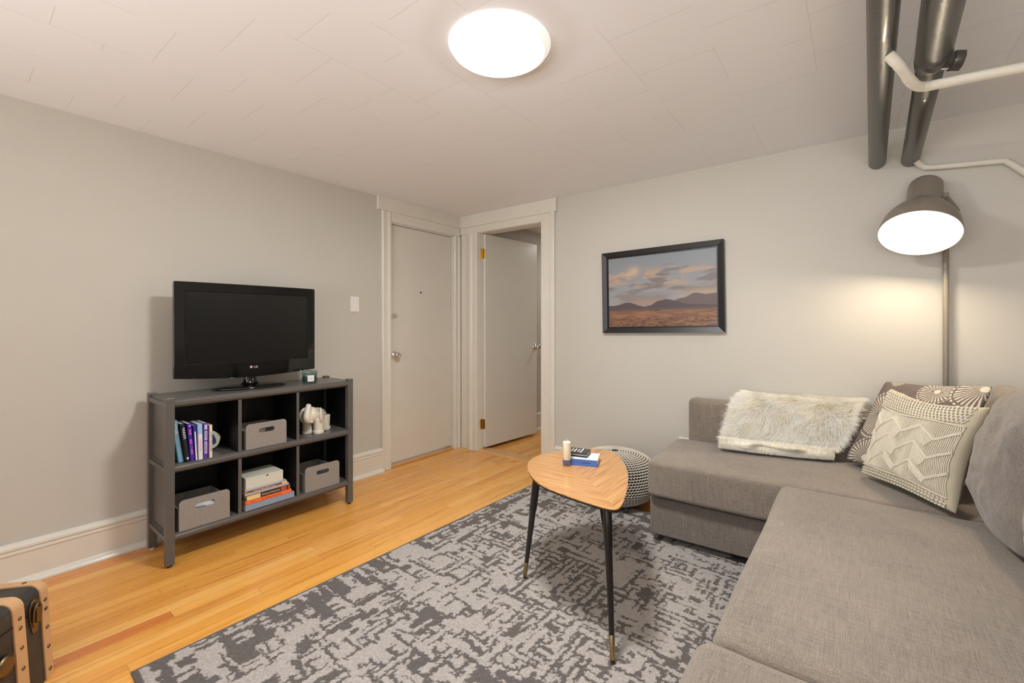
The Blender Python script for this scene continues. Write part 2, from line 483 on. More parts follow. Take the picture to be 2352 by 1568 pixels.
# door 1 (closed entry door)
d1 = bpy.data.objects.new('door_1', None); COL.objects.link(d1); d1['kind'] = 'structure'; d1.location = (0, -0.46, 0)
def ploc(o, d):  # keep world position under a translated parent
    o.location = tuple(-c for c in d.location); return o
bm = NB(); bx(bm, -0.058, -0.014, D1a+0.008, D1b-0.011, 0.034, D1h-0.013); ploc(obj('door_leaf', bm, M_DOOR, d1, bevel=0.002), d1)
def knob(parent, c, ax, r=0.026, name='door_knob'):
    ax = Vector(ax).normalized(); e = ax.orthogonal().normalized(); f = ax.cross(e)
    M = basis(e, f, ax, c)
    bm = NB()
    lathe(bm, [(0, 0), (0.034, 0), (0.034, 0.003), (0.027, 0.009), (0.013, 0.013), (0.011, 0.030), (0.017, 0.036), (r, 0.044), (r, 0.054), (r*0.86, 0.062), (r*0.5, 0.064), (r*0.42, 0.061), (0.004, 0.061), (0, 0.062)], 32, M)
    o = obj(name, bm, M_CHROME, parent, smooth=True); ploc(o, parent); return o
knob(d1, (-0.014, D1a+0.052, 0.925), (1, 0, 0))
bm = NB()
bx(bm, -0.0138, -0.002, D1a+0.010, D1a+0.050, 1.235, 1.247); bx(bm, -0.0138, 0.004, D1a+0.010, D1a+0.058, 1.250, 1.262); bx(bm, -0.0138, -0.002, D1a+0.010, D1a+0.050, 1.265, 1.277)
lathe(bm, [(0, 0), (0.014, 0), (0.014, 0.02), (0, 0.02)], 20, basis((0, 1, 0), (0, 0, 1), (1, 0, 0), (-0.0138, D1a+0.055, 1.256)))
ploc(obj('deadbolt', bm, M_CHROME, d1, bevel=0.001), d1)
bm = NB(); bx(bm, -0.0138, -0.010, D1a+0.008, D1a+0.013, 1.19, 1.31); ploc(obj('lock_plate', bm, M_CHROME, d1), d1)
bm = NB(); lathe(bm, [(0, 0), (0.008, 0), (0.008, 0.003), (0.005, 0.004), (0, 0.0035)], 20, basis((0, 1, 0), (0, 0, 1), (1, 0, 0), (-0.0138, -0.487, 1.462)))
ploc(obj('peephole', bm, M_BLACK, d1), d1)

# door 2 (open, swung into the hall)
d2 = bpy.data.objects.new('door_2', None); COL.objects.link(d2); d2['kind'] = 'structure'
d2.location = (0.264, 0.040, 0); d2.rotation_euler.z = math.radians(-4.4)
bm = NB(); bx(bm, -0.018, 0.018, 0.004, 0.770, 0.030, 2.029); obj('door_leaf', bm, M_DOOR, d2, bevel=0.003)
def knobl(parent, c, ax):
    ax = Vector(ax).normalized(); e = ax.orthogonal().normalized(); f = ax.cross(e)
    M = basis(e, f, ax, c); bm = NB(); r = 0.026
    lathe(bm, [(0, 0), (0.034, 0), (0.034, 0.003), (0.027, 0.009), (0.013, 0.013), (0.011, 0.030), (0.017, 0.036), (r, 0.044), (r, 0.054), (r*0.86, 0.062), (r*0.5, 0.064), (0, 0.062)], 32, M)
    return obj('door_knob', bm, M_CHROME, parent, smooth=True)
knobl(d2, (0.018, 0.735, 0.945), (1, 0, 0))
for z in (0.245, 1.845):
    bm = NB()
    bx(bm, -0.013, 0.014, 0.0015, 0.0035, z-0.045, z+0.045); bx(bm, -0.0205, -0.0188, -0.046, -0.008, z-0.045, z+0.045)
    lathe(bm, [(0, -0.048), (0.0055, -0.048), (0.0055, 0.048), (0.003, 0.053), (0, 0.053)], 16, Matrix.Translation((-0.0145, -0.0055, z)))
    obj('hinge', bm, M_BRASS, d2)

# light switch + outlet plate
t = thing('light_switch', 'white rocker light switch on the wall between television and entry door', 'light switch', (0, -1.150, 1.335))
bm = NB(); bx(bm, 0.0, 0.006, -0.037, 0.037, -0.058, 0.058); obj('cover_plate', bm, M_WHITE, t, bevel=0.003)
bm = NB(); prism(bm, [(0.006, -0.033), (0.0065, -0.033), (0.011, 0.033), (0.006, 0.033)], 'y', -0.0165, 0.0165); obj('rocker', bm, M_WHITE, t, bevel=0.001)
t = thing('wall_outlet', 'white outlet plate low on the wall beside the sofa arm', 'outlet', (2.115, 0, 0.355))
bm = NB(); bx(bm, -0.045, 0.045, -0.007, 0, -0.06, 0.06); obj('cover_plate', bm, M_WHITE, t, bevel=0.003)
bm = NB()
for z in (-0.022, 0.022): bx(bm, -0.016, 0.016, -0.009, -0.007, z-0.014, z+0.014)
obj('socket', bm, M_WHITE, t, bevel=0.002)

# ================================================================== CEILING LAMP
t = thing('ceiling_lamp', 'round white flush ceiling lamp glowing in the middle of the ceiling', 'ceiling lamp', (1.982, -1.821, H))
bm = NB(); lathe(bm, [(0, 0), (0.186, 0), (0.188, -0.004), (0.176, -0.022), (0.166, -0.029), (0.158, -0.029), (0.158, -0.022), (0, -0.022)], 64)
obj('housing', bm, emis('lamp_housing', (1.0, 0.97, 0.94, 1), 0.45), t, smooth=True, bevel=0.001)
bm = NB(); lathe(bm, [(0.1575, -0.024), (0.1575, -0.030), (0.150, -0.033), (0.10, -0.036), (0, -0.037)], 64, close=False)
obj('diffuser', bm, emis('lamp_diffuser', (1.0, 0.99, 0.97, 1), CEIL_E), t, smooth=True)

# ================================================================== PIPES
M_PIPE = simple('black_painted_pipe', L(60, 58, 52), 0.40, var=0.15, bump=0.5, bscale=55, coat=0.2)
M_WRAP = simple('pipe_insulation', (0.72, 0.68, 0.58, 1), 0.7, var=0.06, bump=0.3, bscale=60)
def pipe(name, label, p0, p1, r, extra=None):
    bm = NB(); tube(bm, [p0, p1], r, 40)
    if extra: extra(bm)
    return tag(obj(name, bm, M_PIPE, smooth=True, bevel=0.001, angle=60), label, 'pipe')
pipe('ceiling_pipe', 'left one of the two dark grey pipes running under the ceiling', (3.112, -0.002, 2.050), (3.02, -4.2, 2.050), 0.037)
def coup(bm):
    tube(bm, [(3.2155, -1.17, 2.035), (3.2135, -1.145, 2.035), (3.2133, -1.10, 2.035)], [0.0455, 0.0455, 0.041], 40)
    tube(bm, [(3.21, -1.12, 2.035), (3.275, -1.10, 2.02)], [0.03, 0.024], 20)
    tube(bm, [(3.262, -1.103, 2.023), (3.286, -1.097, 2.018)], 0.031, 8)
    tube(bm, [(3.2136, -1.16, 2.035), (3.10, -4.2, 2.035)], 0.0455, 40)
pipe('ceiling_pipe', 'right one of the two dark grey ceiling pipes with a coupling and side stub', (3.245, -0.002, 2.035), (3.2135, -1.15, 2.035), 0.0375, coup)
def wrapped(name, label, pts, r):
    P = catmull(pts, 10); rr = []
    for i, p in enumerate(P):
        rr.append(r*(1+0.055*math.sin(i*1.3+math.sin(i*0.7)*2)*(1 if i < len(P)*0.35 else 0.15)))
    bm = NB(); tube(bm, P, rr, 20)
    return tag(obj(name, bm, M_WRAP, smooth=True), label, 'pipe')
wrapped('insulated_pipe', 'white wrapped thin pipe crossing under the right dark ceiling pipe', [(3.088, -1.285, 2.035), (3.128, -1.235, 1.995), (3.165, -1.155, 1.963), (3.195, -1.105, 1.962), (3.25, -1.085, 1.965), (3.45, -1.045, 1.968), (4.44, -0.85, 1.97)], 0.0155)
wrapped('insulated_pipe', 'thin white wrapped pipe along the back wall above the floor lamp', [(3.262, -0.06, 2.005), (3.285, -0.035, 1.985), (3.31, -0.03, 1.972), (3.40, -0.03, 1.962), (3.56, -0.03, 1.948), (3.585, -0.03, 1.935), (3.66, -0.03, 1.85), (3.90, -0.03, 1.57), (4.44, -0.03, 1.10)], 0.0135)

# ================================================================== RUG (vertex-coloured weave)
def rug():
    WX, WY = 1.64, 2.34; nx, ny = 430, 610
    rs = np.random.RandomState(11)
    xs = np.linspace(0, WX, nx); ys = np.linspace(0, WY, ny)
    Xg, Yg = np.meshgrid(xs, ys, indexing='ij')
    f = np.zeros((nx, ny)); k = nx/WX
    def rect(x0, y0, w, h, v):
        a, b = int(x0*k), int(y0*k); c, d = max(a+1, int((x0+w)*k)), max(b+1, int((y0+h)*k))
        if c > 0 and d > 0: f[max(a, 0):min(c, nx), max(b, 0):min(d, ny)] = v
    # broken meander: short orthogonal polylines in dark yarn, opened up again by light ones
    def poly(x, y, v, th, nseg, lmin, lmax):
        hz = rs.rand() < 0.5
        for q in range(nseg):
            ln = lmin+(lmax-lmin)*rs.rand()**1.4; sg = 1 if rs.rand() < 0.5 else -1
            t_ = th*(0.8+0.5*rs.rand())
            if hz: rect(min(x, x+sg*ln), y, ln+t_, t_, v); x += sg*ln
            else: rect(x, min(y, y+sg*ln), t_, ln+t_, v); y += sg*ln
            hz = not hz
    for q in range(1500):
        cx, cy = rs.rand()*(WX+0.1)-0.1, rs.rand()*(WY+0.1)-0.1; edge = min(cx, cy, WY-cy)
        ln = 0.05+0.15*rs.rand()**1.5; wd = 0.014+0.016*rs.rand(); bd = 0.0085+0.006*rs.rand()
        w, h = (ln, wd) if rs.rand() < 0.5 else (wd, ln)
        pd = 0.50 if edge < 0.16 else (0.28 if edge < 0.36 else 0.08)
        side = rs.randint(0, 4)   # outline on two or three sides only
        x0, y0, x1_, y1_ = cx-bd*(side != 0), cy-bd*(side != 1), cx+w+bd*(side != 2), cy+h+bd*(side != 3)
        rect(x0, y0, x1_-x0, y1_-y0, 1.0 if rs.rand() < 0.80 else 0.0)
        if rs.rand() > pd: rect(cx, cy, w, h, 0.0)
    for q in range(90):
        poly(rs.rand()*WX, rs.rand()*WY, 0.0, 0.012+0.006*rs.rand(), rs.randint(1, 3), 0.06, 0.20)
    # ragged edges: jitter the lookup
    jx = (vnoise(Xg*120, Yg*120, 3)-0.5)*0.014+(fbm(Xg*30, Yg*30, 5, 3)-0.5)*0.016
    jy = (vnoise(Xg*120, Yg*120, 4)-0.5)*0.014+(fbm(Xg*30, Yg*30, 6, 3)-0.5)*0.016
    ii = np.clip(((Xg+jx)*k).astype(int), 0, nx-1); jj = np.clip(((Yg+jy)*k).astype(int), 0, ny-1)
    g = f[ii, jj]
    rim = (Xg < 0.018) | (Xg > WX-0.018) | (Yg < 0.018) | (Yg > WY-0.018)
    g = np.where(rim, 1.0, g)
    sp = rs.rand(nx, ny)
    light = lin((166, 160, 155)); dark = lin((98, 93, 90))
    c = light[None, None]*(1-g[..., None])+dark[None, None]*g[..., None]
    c = c*(0.80+0.42*sp[..., None])
    # slightly warm
    z = 0.010+0.0012*(1-g)+0.0010*((np.arange(nx)[:, None]+np.arange(ny)[None]) % 2)
    e = np.minimum(np.minimum(Xg, WX-Xg), np.minimum(Yg, WY-Yg))
    z = np.where(e < 0.006, 0.006+e*0.6, z)
    V = np.stack([Xg, Yg, z], -1).reshape(-1, 3); C = c.reshape(-1, 3)
    F = grid_faces(nx, ny)
    # skirt + bottom
    b = [(i, 0) for i in range(nx)]+[(nx-1, j) for j in range(1, ny)]+[(i, ny-1) for i in range(nx-2, -1, -1)]+[(0, j) for j in range(ny-2, 0, -1)]
    idx = np.array([i*ny+j for i, j in b]); n0 = len(V)
    V2 = V[idx].copy(); V2[:, 2] = 0.0005
    V = np.concatenate([V, V2]); C = np.concatenate([C, C[idx]])
    m = len(idx); a = np.arange(m)
    F = np.concatenate([F, np.stack([idx, n0+a, n0+(a+1) % m, idx[(a+1) % m]], 1)])
    n = vcol('rug_weave', 0.95, bump=0.5, bscale=420, spec=0.15)
    me = np_mesh('area_rug', V, F, C, smooth=False); me.materials.append(n)
    o = bpy.data.objects.new('area_rug', me); COL.objects.link(o)
    return o
r = rug()
r.location = (1.082, -2.69, 0.0); r.rotation_euler.z = math.radians(-1.6)
tag(r, 'large grey rug with a broken basket weave pattern under the table and sofa', 'rug')

# ================================================================== TV SHELF
ty0, ty1 = -2.420, -1.415
tx0, tx1 = 0.075, 0.397
sh = thing('shelf_unit', 'dark grey open shelf unit of six cubbies carrying the television', 'shelf unit', (tx0, ty0, 0))
def sp_(bm, name, m=M_SHELF, **kw):
    o = obj(name, bm, m, sh, **kw); o.location = (-tx0, -ty0, 0); return o
pw = 0.036
for (xa, ya) in ((tx0, ty0), (tx1-0.034, ty0), (tx0, ty1-pw), (tx1-0.034, ty1-pw)):
    bm = NB(); bx(bm, xa, xa+0.034, ya, ya+pw, 0.012, 0.822); sp_(bm, 'post', bevel=0.0015)
    bm = NB(); lathe(bm, [(0, 0), (0.011, 0), (0.012, 0.004), (0.008, 0.0125), (0, 0.0125)], 20, Matrix.Translation((xa+0.017, ya+pw/2, 0)))
    sp_(bm, 'foot', M_WHITE if xa < 0.2 else M_BLACK)
def rail_prof(x, z1, h=0.038):   # front edge moulding, (x,z)
    return [(x-0.030, z1-h), (x-0.014, z1-h), (x-0.014, z1-h+0.006), (x-0.004, z1-h+0.009), (x-0.002, z1-h+0.014), (x-0.002, z1-0.012), (x-0.005, z1-0.009), (x-0.009, z1-0.008), (x-0.009, z1-0.002), (x-0.012, z1), (x-0.030, z1)]
for k, z in enumerate((0.812, 0.492, 0.158)):
    bm = NB()
    bx(bm, tx0+0.006, tx1-0.030, ty0+0.010, ty1-0.010, z-0.020, z)
    prism(bm, rail_prof(tx1, z), 'y', ty0+pw, ty1-pw)
    sp_(bm, 'shelf_board' if k else 'top_board', bevel=0.001)
    for ya in (ty0+0.008, ty1-0.028):
        bm = NB(); bx(bm, tx0+0.034, tx1-0.034, ya, ya+0.020, z-0.038, z-0.0205)
        bx(bm, tx0+0.034, tx1-0.034, ya-0.006 if ya < -2 else ya+0.006, ya+0.014 if ya < -2 else ya+0.026, z-0.034, z-0.012)
        sp_(bm, 'side_rail', bevel=0.001)
for ya in (ty0+0.016, ty1-0.024):
    bm = NB(); bx(bm, tx0+0.030, tx1-0.032, ya, ya+0.008, 0.158, 0.774); sp_(bm, 'side_panel', M_SHELF)
    yi = ya+0.0082 if ya < -2 else ya-0.0022
    bm = NB(); bx(bm, tx0+0.030, tx1-0.034, yi, yi+0.002, 0.1585, 0.4535); bx(bm, tx0+0.030, tx1-0.034, yi, yi+0.002, 0.4925, 0.774); sp_(bm, 'inner_shade', M_SHELFIN)  # thin dark sheets that put shade on the inner sides
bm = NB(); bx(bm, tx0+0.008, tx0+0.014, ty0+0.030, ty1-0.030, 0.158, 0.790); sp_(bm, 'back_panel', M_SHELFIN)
for yc in (-2.092, -1.777):
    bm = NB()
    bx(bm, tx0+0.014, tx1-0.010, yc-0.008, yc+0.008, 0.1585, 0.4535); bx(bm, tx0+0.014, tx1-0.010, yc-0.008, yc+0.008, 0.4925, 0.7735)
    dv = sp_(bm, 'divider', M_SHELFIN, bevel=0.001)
    bm = NB()
    for za, zb in ((0.1585, 0.4535), (0.4925, 0.7735)): bx(bm, tx1-0.0105, tx1-0.0085, yc-0.0082, yc+0.0082, za, zb)
    e_ = obj('edge_strip', bm, M_SHELF, dv)

# ================================================================== TELEVISION
tv = thing('television', 'glossy black flat television standing on the shelf unit', 'television', (0.20, -1.965, 0.812))
def tvp(bm, name, m, **kw):
    o = obj(name, bm, m, tv, **kw); o.location = (-0.20, 1.965, -0.812); return o
ya, yb = -2.336, -1.594
bot = []
for i in range(25):
    s = i/24; y = ya+(yb-ya)*s; bot.append((y, 0.894-0.020*math.sin(PI*s)))
top = [(yb, 1.405), (yb-0.004, 1.409)]+[(yb-(yb-ya)*k/8, 1.4095+0.001*math.sin(PI*k/8)) for k in range(1, 8)]+[(ya+0.004, 1.409), (ya, 1.405)]
outl = bot+top
# bezel with rectangular opening: build as frame strips
scr = (-2.288, -1.640, 0.966, 1.361)
bm = NB()
vo = [bm.verts.new((0.222, y, z)) for y, z in outl]
inn = [(scr[0], scr[2]), (scr[1], scr[2]), (scr[1], scr[3]), (scr[0], scr[3])]
vi = [bm.verts.new((0.222, y, z)) for y, z in inn]
eo = [bm.edges.new((vo[i], vo[(i+1) % len(vo)])) for i in range(len(vo))]
ei = [bm.edges.new((vi[i], vi[(i+1) % 4])) for i in range(4)]
bmesh.ops.triangle_fill(bm, use_beauty=True, use_dissolve=False, edges=eo+ei)
gf = bmesh.ops.extrude_face_region(bm, geom=bm.faces[:])
for v in [g for g in gf['geom'] if isinstance(g, bmesh.types.BMVert)]: v.co.x -= 0.03
tvp(bm, 'bezel', M_GLOSS, bevel=0.002, angle=50)
bm = NB(); bx(bm, 0.196, 0.2165, scr[0]-0.003, scr[1]+0.003, scr[2]-0.003, scr[3]+0.003); tvp(bm, 'screen', M_SCREEN)
bm = NB(); prism(bm, [(y*0.94-1.965*0.06, 1.15+(z-1.15)*0.92) for y, z in outl], 'x', 0.150, 0.193); tvp(bm, 'back_cover', M_BLACK, bevel=0.012, seg=3)
bm = NB()
for i in range(14):
    s = i/13
# neck
Mn = Matrix.Translation((0.178, -1.960, 0.812))
lathe(bm, [(0.065, 0.014), (0.05, 0.018), (0.038, 0.030), (0.034, 0.05), (0.034, 0.10), (0.036, 0.13)], 32, Mn @ Matrix.Diagonal((0.7, 1, 1, 1)))
tvp(bm, 'neck', M_GLOSS, smooth=True)
bm = NB(); lathe(bm, [(0, 0.0), (0.97, 0.0), (1.0, 0.006), (0.97, 0.012), (0.6, 0.016), (0, 0.017)], 64, Matrix.Translation((0.205, -1.963, 0.8125)) @ Matrix.Diagonal((0.115, 0.200, 1, 1)))
tvp(bm, 'base', M_GLOSS, smooth=True)
o = text('logo', 'LG', 0.017, M_GREYLOGO, tv, basis((0, 1, 0), (0, 0, 1), (1, 0, 0), (0.2224, -1.943, 0.931))); o.location = (-0.20, 1.965, -0.812)
bm = NB(); lathe(bm, [(0, 0), (0.0075, 0), (0.0075, 0.0006), (0, 0.0006)], 28, basis((0, 1, 0), (0, 0, 1), (1, 0, 0), (0.2222, -1.968, 0.932)))
tvp(bm, 'logo_disc', simple('logo_disc', L(205, 160, 165), 0.4, var=0.0))
bm = NB(); tube(bm, [(0.225, -1.672+0.015*math.cos(a), 0.893+0.012*math.sin(a)) for a in [PI+PI*k/10 for k in range(11)]], 0.0012, 6); tvp(bm, 'power_light', M_GREYLOGO)

tv.rotation_euler.z = math.radians(-3.5)
# candle jar
t = thing('jar_candle', 'clear glass jar candle with a white label beside the television', 'candle', (0.305, -1.662, 0.8125))
G = glass('jar_glass', (0.30, 0.55, 0.55, 1))
bm = NB(); lathe(bm, [(0, 0), (0.042, 0), (0.0445, 0.003), (0.0445, 0.062), (0.041, 0.062), (0.041, 0.008), (0, 0.008)], 48); obj('jar', bm, G, t, smooth=True, bevel=0.0008, angle=50)
bm = NB(); lathe(bm, [(0, 0.0085), (0.0405, 0.0085), (0.0405, 0.042), (0, 0.042)], 40); obj('wax', bm, simple('teal_wax', L(92, 100, 98), 0.4), t, smooth=True, bevel=0.001)
bm = NB(); lathe(bm, [(0, 0.0625), (0.046, 0.0625), (0.047, 0.066), (0.046, 0.076), (0.030, 0.078), (0, 0.078)], 48); obj('lid', bm, G, t, smooth=True, bevel=0.0008, angle=50)
bm = NB()
a0 = math.atan2(-3.084+1.668, 3.018-0.285)+0.18
vs = []
for z in (0.014, 0.052):
    vs.append([bm.verts.new((0.0452*math.cos(a0+d), 0.0452*math.sin(a0+d), z)) for d in np.linspace(-0.42, 0.42, 9)])
for i in range(8): bm.faces.new([vs[0][i], vs[0][i+1], vs[1][i+1], vs[1][i]])
obj('paper_label', bm, simple('paper', (0.78, 0.75, 0.72, 1), 0.7, var=0.0), t, smooth=True)
bm = NB()
for zz, hw, hh in ((0.043, 0.07, 0.0012), (0.034, 0.26, 0.0010), (0.030, 0.18, 0.0006), (0.024, 0.24, 0.0006)):
    q_ = [[bm.verts.new((0.0454*math.cos(a0+d), 0.0454*math.sin(a0+d), zz+e_)) for d in np.linspace(-hw, hw, 7)] for e_ in (-hh, hh)]
    for i in range(6): bm.faces.new([q_[0][i], q_[0][i+1], q_[1][i+1], q_[1][i]])
obj('label_print', bm, simple('grey_ink', L(120, 116, 112), 0.6, var=0.0), t)

# ---------------------------------------------------------------- felt boxes
M_FELT = NT('grey_felt'); _v = M_FELT.coord('Object')
M_FELT.set(Base_Color=M_FELT.ramp(M_FELT.noise(_v, 260, 4, 0.7), [(0.32, L(100, 96, 92)), (0.5, L(142, 136, 130)), (0.68, L(168, 162, 154))]), Roughness=0.95)
M_FELT.bump(M_FELT.noise(_v, 300, 3), 0.4, 0.003); M_FELT = M_FELT.m
def felt_box(yc, z0, w, h, label, x=0.388, content=None):
    t = thing('felt_box', label, 'storage box', (x, yc, z0+0.0006), 0, 'felt boxes in the shelf unit')
    # front panel with slot
    def panel(bm, xx, th, slot=True):
        r = 0.020; o = [(-w/2, 0), (w/2, 0)]
        o += [(w/2-r+r*math.cos(a), h-r+r*math.sin(a)) for a in np.linspace(0, PI/2, 8)]
        o += [(-w/2+r+r*math.cos(a), h-r+r*math.sin(a)) for a in np.linspace(PI/2, PI, 8)]
        vo = [bm.verts.new((xx, a, b)) for a, b in o]
        ed = [bm.edges.new((vo[i], vo[(i+1) % len(vo)])) for i in range(len(vo))]
        if slot:
            sl = []; hw, hr, zc = 0.030, 0.0125, h*0.685
            for k in range(20):
                a = -PI/2+PI*k/9 if k < 10 else PI/2+PI*(k-10)/9
                sl.append(((hw if k < 10 else -hw)+hr*math.cos(a), zc+hr*math.sin(a)))
            vi = [bm.verts.new((xx, a, b)) for a, b in sl]
            ed += [bm.edges.new((vi[i], vi[(i+1) % len(vi)])) for i in range(len(vi))]
        bmesh.ops.triangle_fill(bm, use_beauty=True, use_dissolve=False, edges=ed)
        g = bmesh.ops.extrude_face_region(bm, geom=bm.faces[:])
        for v in [q for q in g['geom'] if isinstance(q, bmesh.types.BMVert)]: v.co.x -= th
    bm = NB(); panel(bm, 0.0, 0.005); obj('front_panel', bm, M_FELT, t, bevel=0.0012, angle=50)
    D = 0.265; hs = h*0.72
    bm = NB()
    bx(bm, -D, -0.0052, -w/2, -w/2+0.005, 0, hs); bx(bm, -D, -0.0052, w/2-0.005, w/2, 0, hs); bx(bm, -D, -D+0.005, -w/2+0.005, w/2-0.005, 0, hs); bx(bm, -D+0.005, -0.0052, -w/2+0.005, w/2-0.005, 0, 0.005)
    obj('body', bm, M_FELT, t, bevel=0.001)
    if content: content(t, w, h, D)
felt_box(-1.953, 0.492, 0.218, 0.138, 'grey felt storage box in the upper middle cubby of the shelf unit')
def cloth(t, w, h, D):
    bm = NB(); ball(bm, (-0.07, -0.02, 0.048), (0.045, 0.06, 0.036)); ball(bm, (-0.10, 0.03, 0.046), (0.05, 0.06, 0.034))
    for v in bm.verts: v.co += Vector((0, 0, 0.006*noise.noise(v.co*40)))
    c = obj('folded_cloth', bm, simple('white_cloth', (0.75, 0.75, 0.76, 1), 0.9), None, smooth=True)
    c.location = (0.375, -2.253, 0.1590); c['label'] = 'crumpled white cloth inside the lower left felt box'; c['category'] = 'cloth'
felt_box(-2.253, 0.158, 0.224, 0.150, 'grey felt storage box in the lower left cubby with a cloth inside', content=cloth)
felt_box(-1.620, 0.158, 0.224, 0.150, 'grey felt storage box in the lower right cubby of the shelf unit')

# ---------------------------------------------------------------- books
M_PAGES = simple('book_pages', (0.72, 0.66, 0.52, 1), 0.9, var=0.06)
def book(label, th, hgt, dep, cover, loc, rot=(0, 0, 0), deco=None, group=None, lying=False, name='book'):
    """spine faces +x, thickness along y, height along z (before rot)"""
    t = thing(name, label, 'book', loc, 0, group); t.rotation_euler = rot
    bm = NB(); c = 0.0014
    prism(bm, [(-dep, 0), (-dep, c), (-0.004, c), (-0.0025, 0.002), (-0.0025, th-0.002), (-0.004, th-c), (-dep, th-c), (-dep, th), (-0.004, th), (0, th-0.003), (0, 0.003), (-0.004, 0)], 'z', 0, hgt)
    obj('cover', bm, cover, t)
    bm = NB(); bx(bm, -dep+0.004, -0.004, c, th-c, 0.003, hgt-0.003); obj('page_block', bm, M_PAGES, t)
    if deco: deco(t, th, hgt, dep)
    return t
def spine_text(t, th, z, body, size, m, sx=1.0, rot=-1, name='spine_title'):
    # reading along the spine, top to bottom
    ex, ey = ((0, 0, -1), (0, 1, 0)) if rot < 0 else ((0, 0, 1), (0, -1, 0))
    return text(name, body, size, m, t, basis(ex, ey, (1, 0, 0), (0.0004, th/2, z)), extrude=0.0002, sx=sx)
def spine_glyphs(t, th, z, n, size, m, sx=1.0, gaps=(), seed=1):
    return glyphs('spine_title', n, size, m, t, basis((0, 0, -1), (0, 1, 0), (1, 0, 0), (0.0004, th/2, z)), gaps, seed, sx)
def band(t, th, z0, z1, m, name='spine_band'):
    bm = NB(); bx(bm, -0.0005, 0.0003, 0.003, th-0.003, z0, z1); return obj(name, bm, m, t)
def C(name, rgb, rough=0.45): return simple(name, L(*rgb), rough, var=0.02)
K_LB = C('cover_light_blue', (120, 178, 205)); K_BK = C('cover_black', (28, 30, 38)); K_NV = C('cover_navy', (52, 40, 150)); K_PK = C('print_pink', (235, 120, 190))
K_WH = C('print_white', (225, 222, 220)); K_CR = C('cover_cream', (225, 212, 196)); K_BL = C('cover_pale_blue', (150, 185, 220)); K_PU = C('cover_purple', (84, 60, 150))
K_LV = C('print_lavender', (190, 186, 225)); K_GY = C('print_grey', (140, 150, 165)); K_DK = C('print_dark', (40, 36, 40)); K_PL = C('cover_plum', (92, 50, 110)); K_OR = C('cover_orange', (236, 110, 54))
K_SL = C('cover_slate_blue', (134, 152, 176)); K_BR = C('cover_brown', (70, 50, 40)); K_TN = C('cover_tan', (230, 200, 140)); K_SV = C('cover_silver', (170, 170, 185)); K_RD = C('cover_red', (186, 84, 50)); K_IV = C('ivory_box', (206, 205, 190)); K_B2 = C('cover_mid_blue', (70, 105, 175)); K_MR = C('cover_maroon', (110, 60, 55))
G1 = 'upright books in the upper left cubby'
xs = 0.386
Z1 = 0.4925
def lean(a): return (math.radians(a), 0, 0)
def deco1(t, th, h, d): spine_text(t, th, h*0.80, 'YOUR', 0.019, K_WH); spine_text(t, th, h*0.50, 'BEST LIFE', 0.019, K_GY); 
def deco2(t, th, h, d):
    P = [(0.0006, th*0.5+0.006*math.sin(k*1.9), h*(0.90-0.30*k/16)) for k in range(17)]
    bm = NB(); tube(bm, catmull(P, 3), 0.0012, 5); obj('spine_script', bm, K_WH, t); bm = NB(); lathe(bm, [(0, 0), (0.005, 0), (0.005, 0.0004), (0, 0.0004)], 20, basis((0, 1, 0), (0, 0, 1), (1, 0, 0), (0.0002, th/2, 0.02))); obj('spine_emblem', bm, K_CR, t)
def deco3(t, th, h, d):
    bm = NB(); lathe(bm, [(0, 0), (0.005, 0), (0.005, 0.0004), (0, 0.0004)], 20, basis((0, 1, 0), (0, 0, 1), (1, 0, 0), (0.0002, th/2, h*0.94))); obj('spine_emblem', bm, K_PK, t)
    spine_glyphs(t, th, h*0.76, 4, 0.015, K_PK, 0.9, seed=3); spine_glyphs(t, th, h*0.38, 9, 0.014, K_PK, 1.0, (3,), seed=4); 
def deco4(t, th, h, d): band(t, th, 0.002, h*0.83, K_CR); 
def deco5(t, th, h, d): band(t, th, 0.002, h*0.72, K_CR); spine_glyphs(t, th, h*0.40, 12, 0.008, K_PK, 1.0, (4,), seed=5)
def deco6(t, th, h, d): band(t, th, h*0.82, h*0.96, K_LV); band(t, th, h*0.52, h*0.78, K_LV); band(t, th, h*0.15, h*0.48, K_LV); spine_glyphs(t, th, h*0.65, 8, 0.008, K_PU, 1.0, seed=6); spine_glyphs(t, th, h*0.31, 9, 0.009, K_PU, 1.0, seed=7)
def deco8(t, th, h, d): spine_glyphs(t, th, h*0.50, 22, 0.0065, K_DK, 1.15, (3, 6, 9, 14), seed=8)
book('light blue book with pale lettering leaning at the left end of the row', 0.024, 0.212, 0.150, K_LB, (0.3615, -2.360, Z1), (math.radians(8), 0, 0), deco1, G1)
book('black book with a white script title leaning on the light blue one', 0.017, 0.196, 0.145, K_BK, (xs, -2.3345, Z1), (math.radians(7.0), 0, 0), deco2, G1)
book('dark blue book with pink capitals on its spine', 0.018, 0.192, 0.14, K_NV, (xs, -2.3160, Z1), (math.radians(4.5), 0, 0), deco3, G1)
book('thin cream spined book with a blue top band', 0.012, 0.178, 0.13, K_NV, (xs, -2.2970, Z1), (math.radians(2.6), 0, 0), deco4, G1)
book('pale blue topped white book in the middle of the upright row', 0.022, 0.182, 0.14, K_BL, (xs, -2.2835, Z1), (math.radians(1.0), 0, 0), deco5, G1)
book('purple book with lavender title panels', 0.018, 0.182, 0.14, K_PU, (xs, -2.2595, Z1), (0, 0, 0), deco6, G1)
book('very thin plum coloured book beside the white one', 0.005, 0.166, 0.13, K_PL, (xs, -2.2405, Z1), (0, 0, 0), None, G1)
book('white book with small dark lettering at the right end of the row', 0.014, 0.168, 0.13, K_CR, (xs, -2.2345, Z1), (0, 0, 0), deco8, G1)

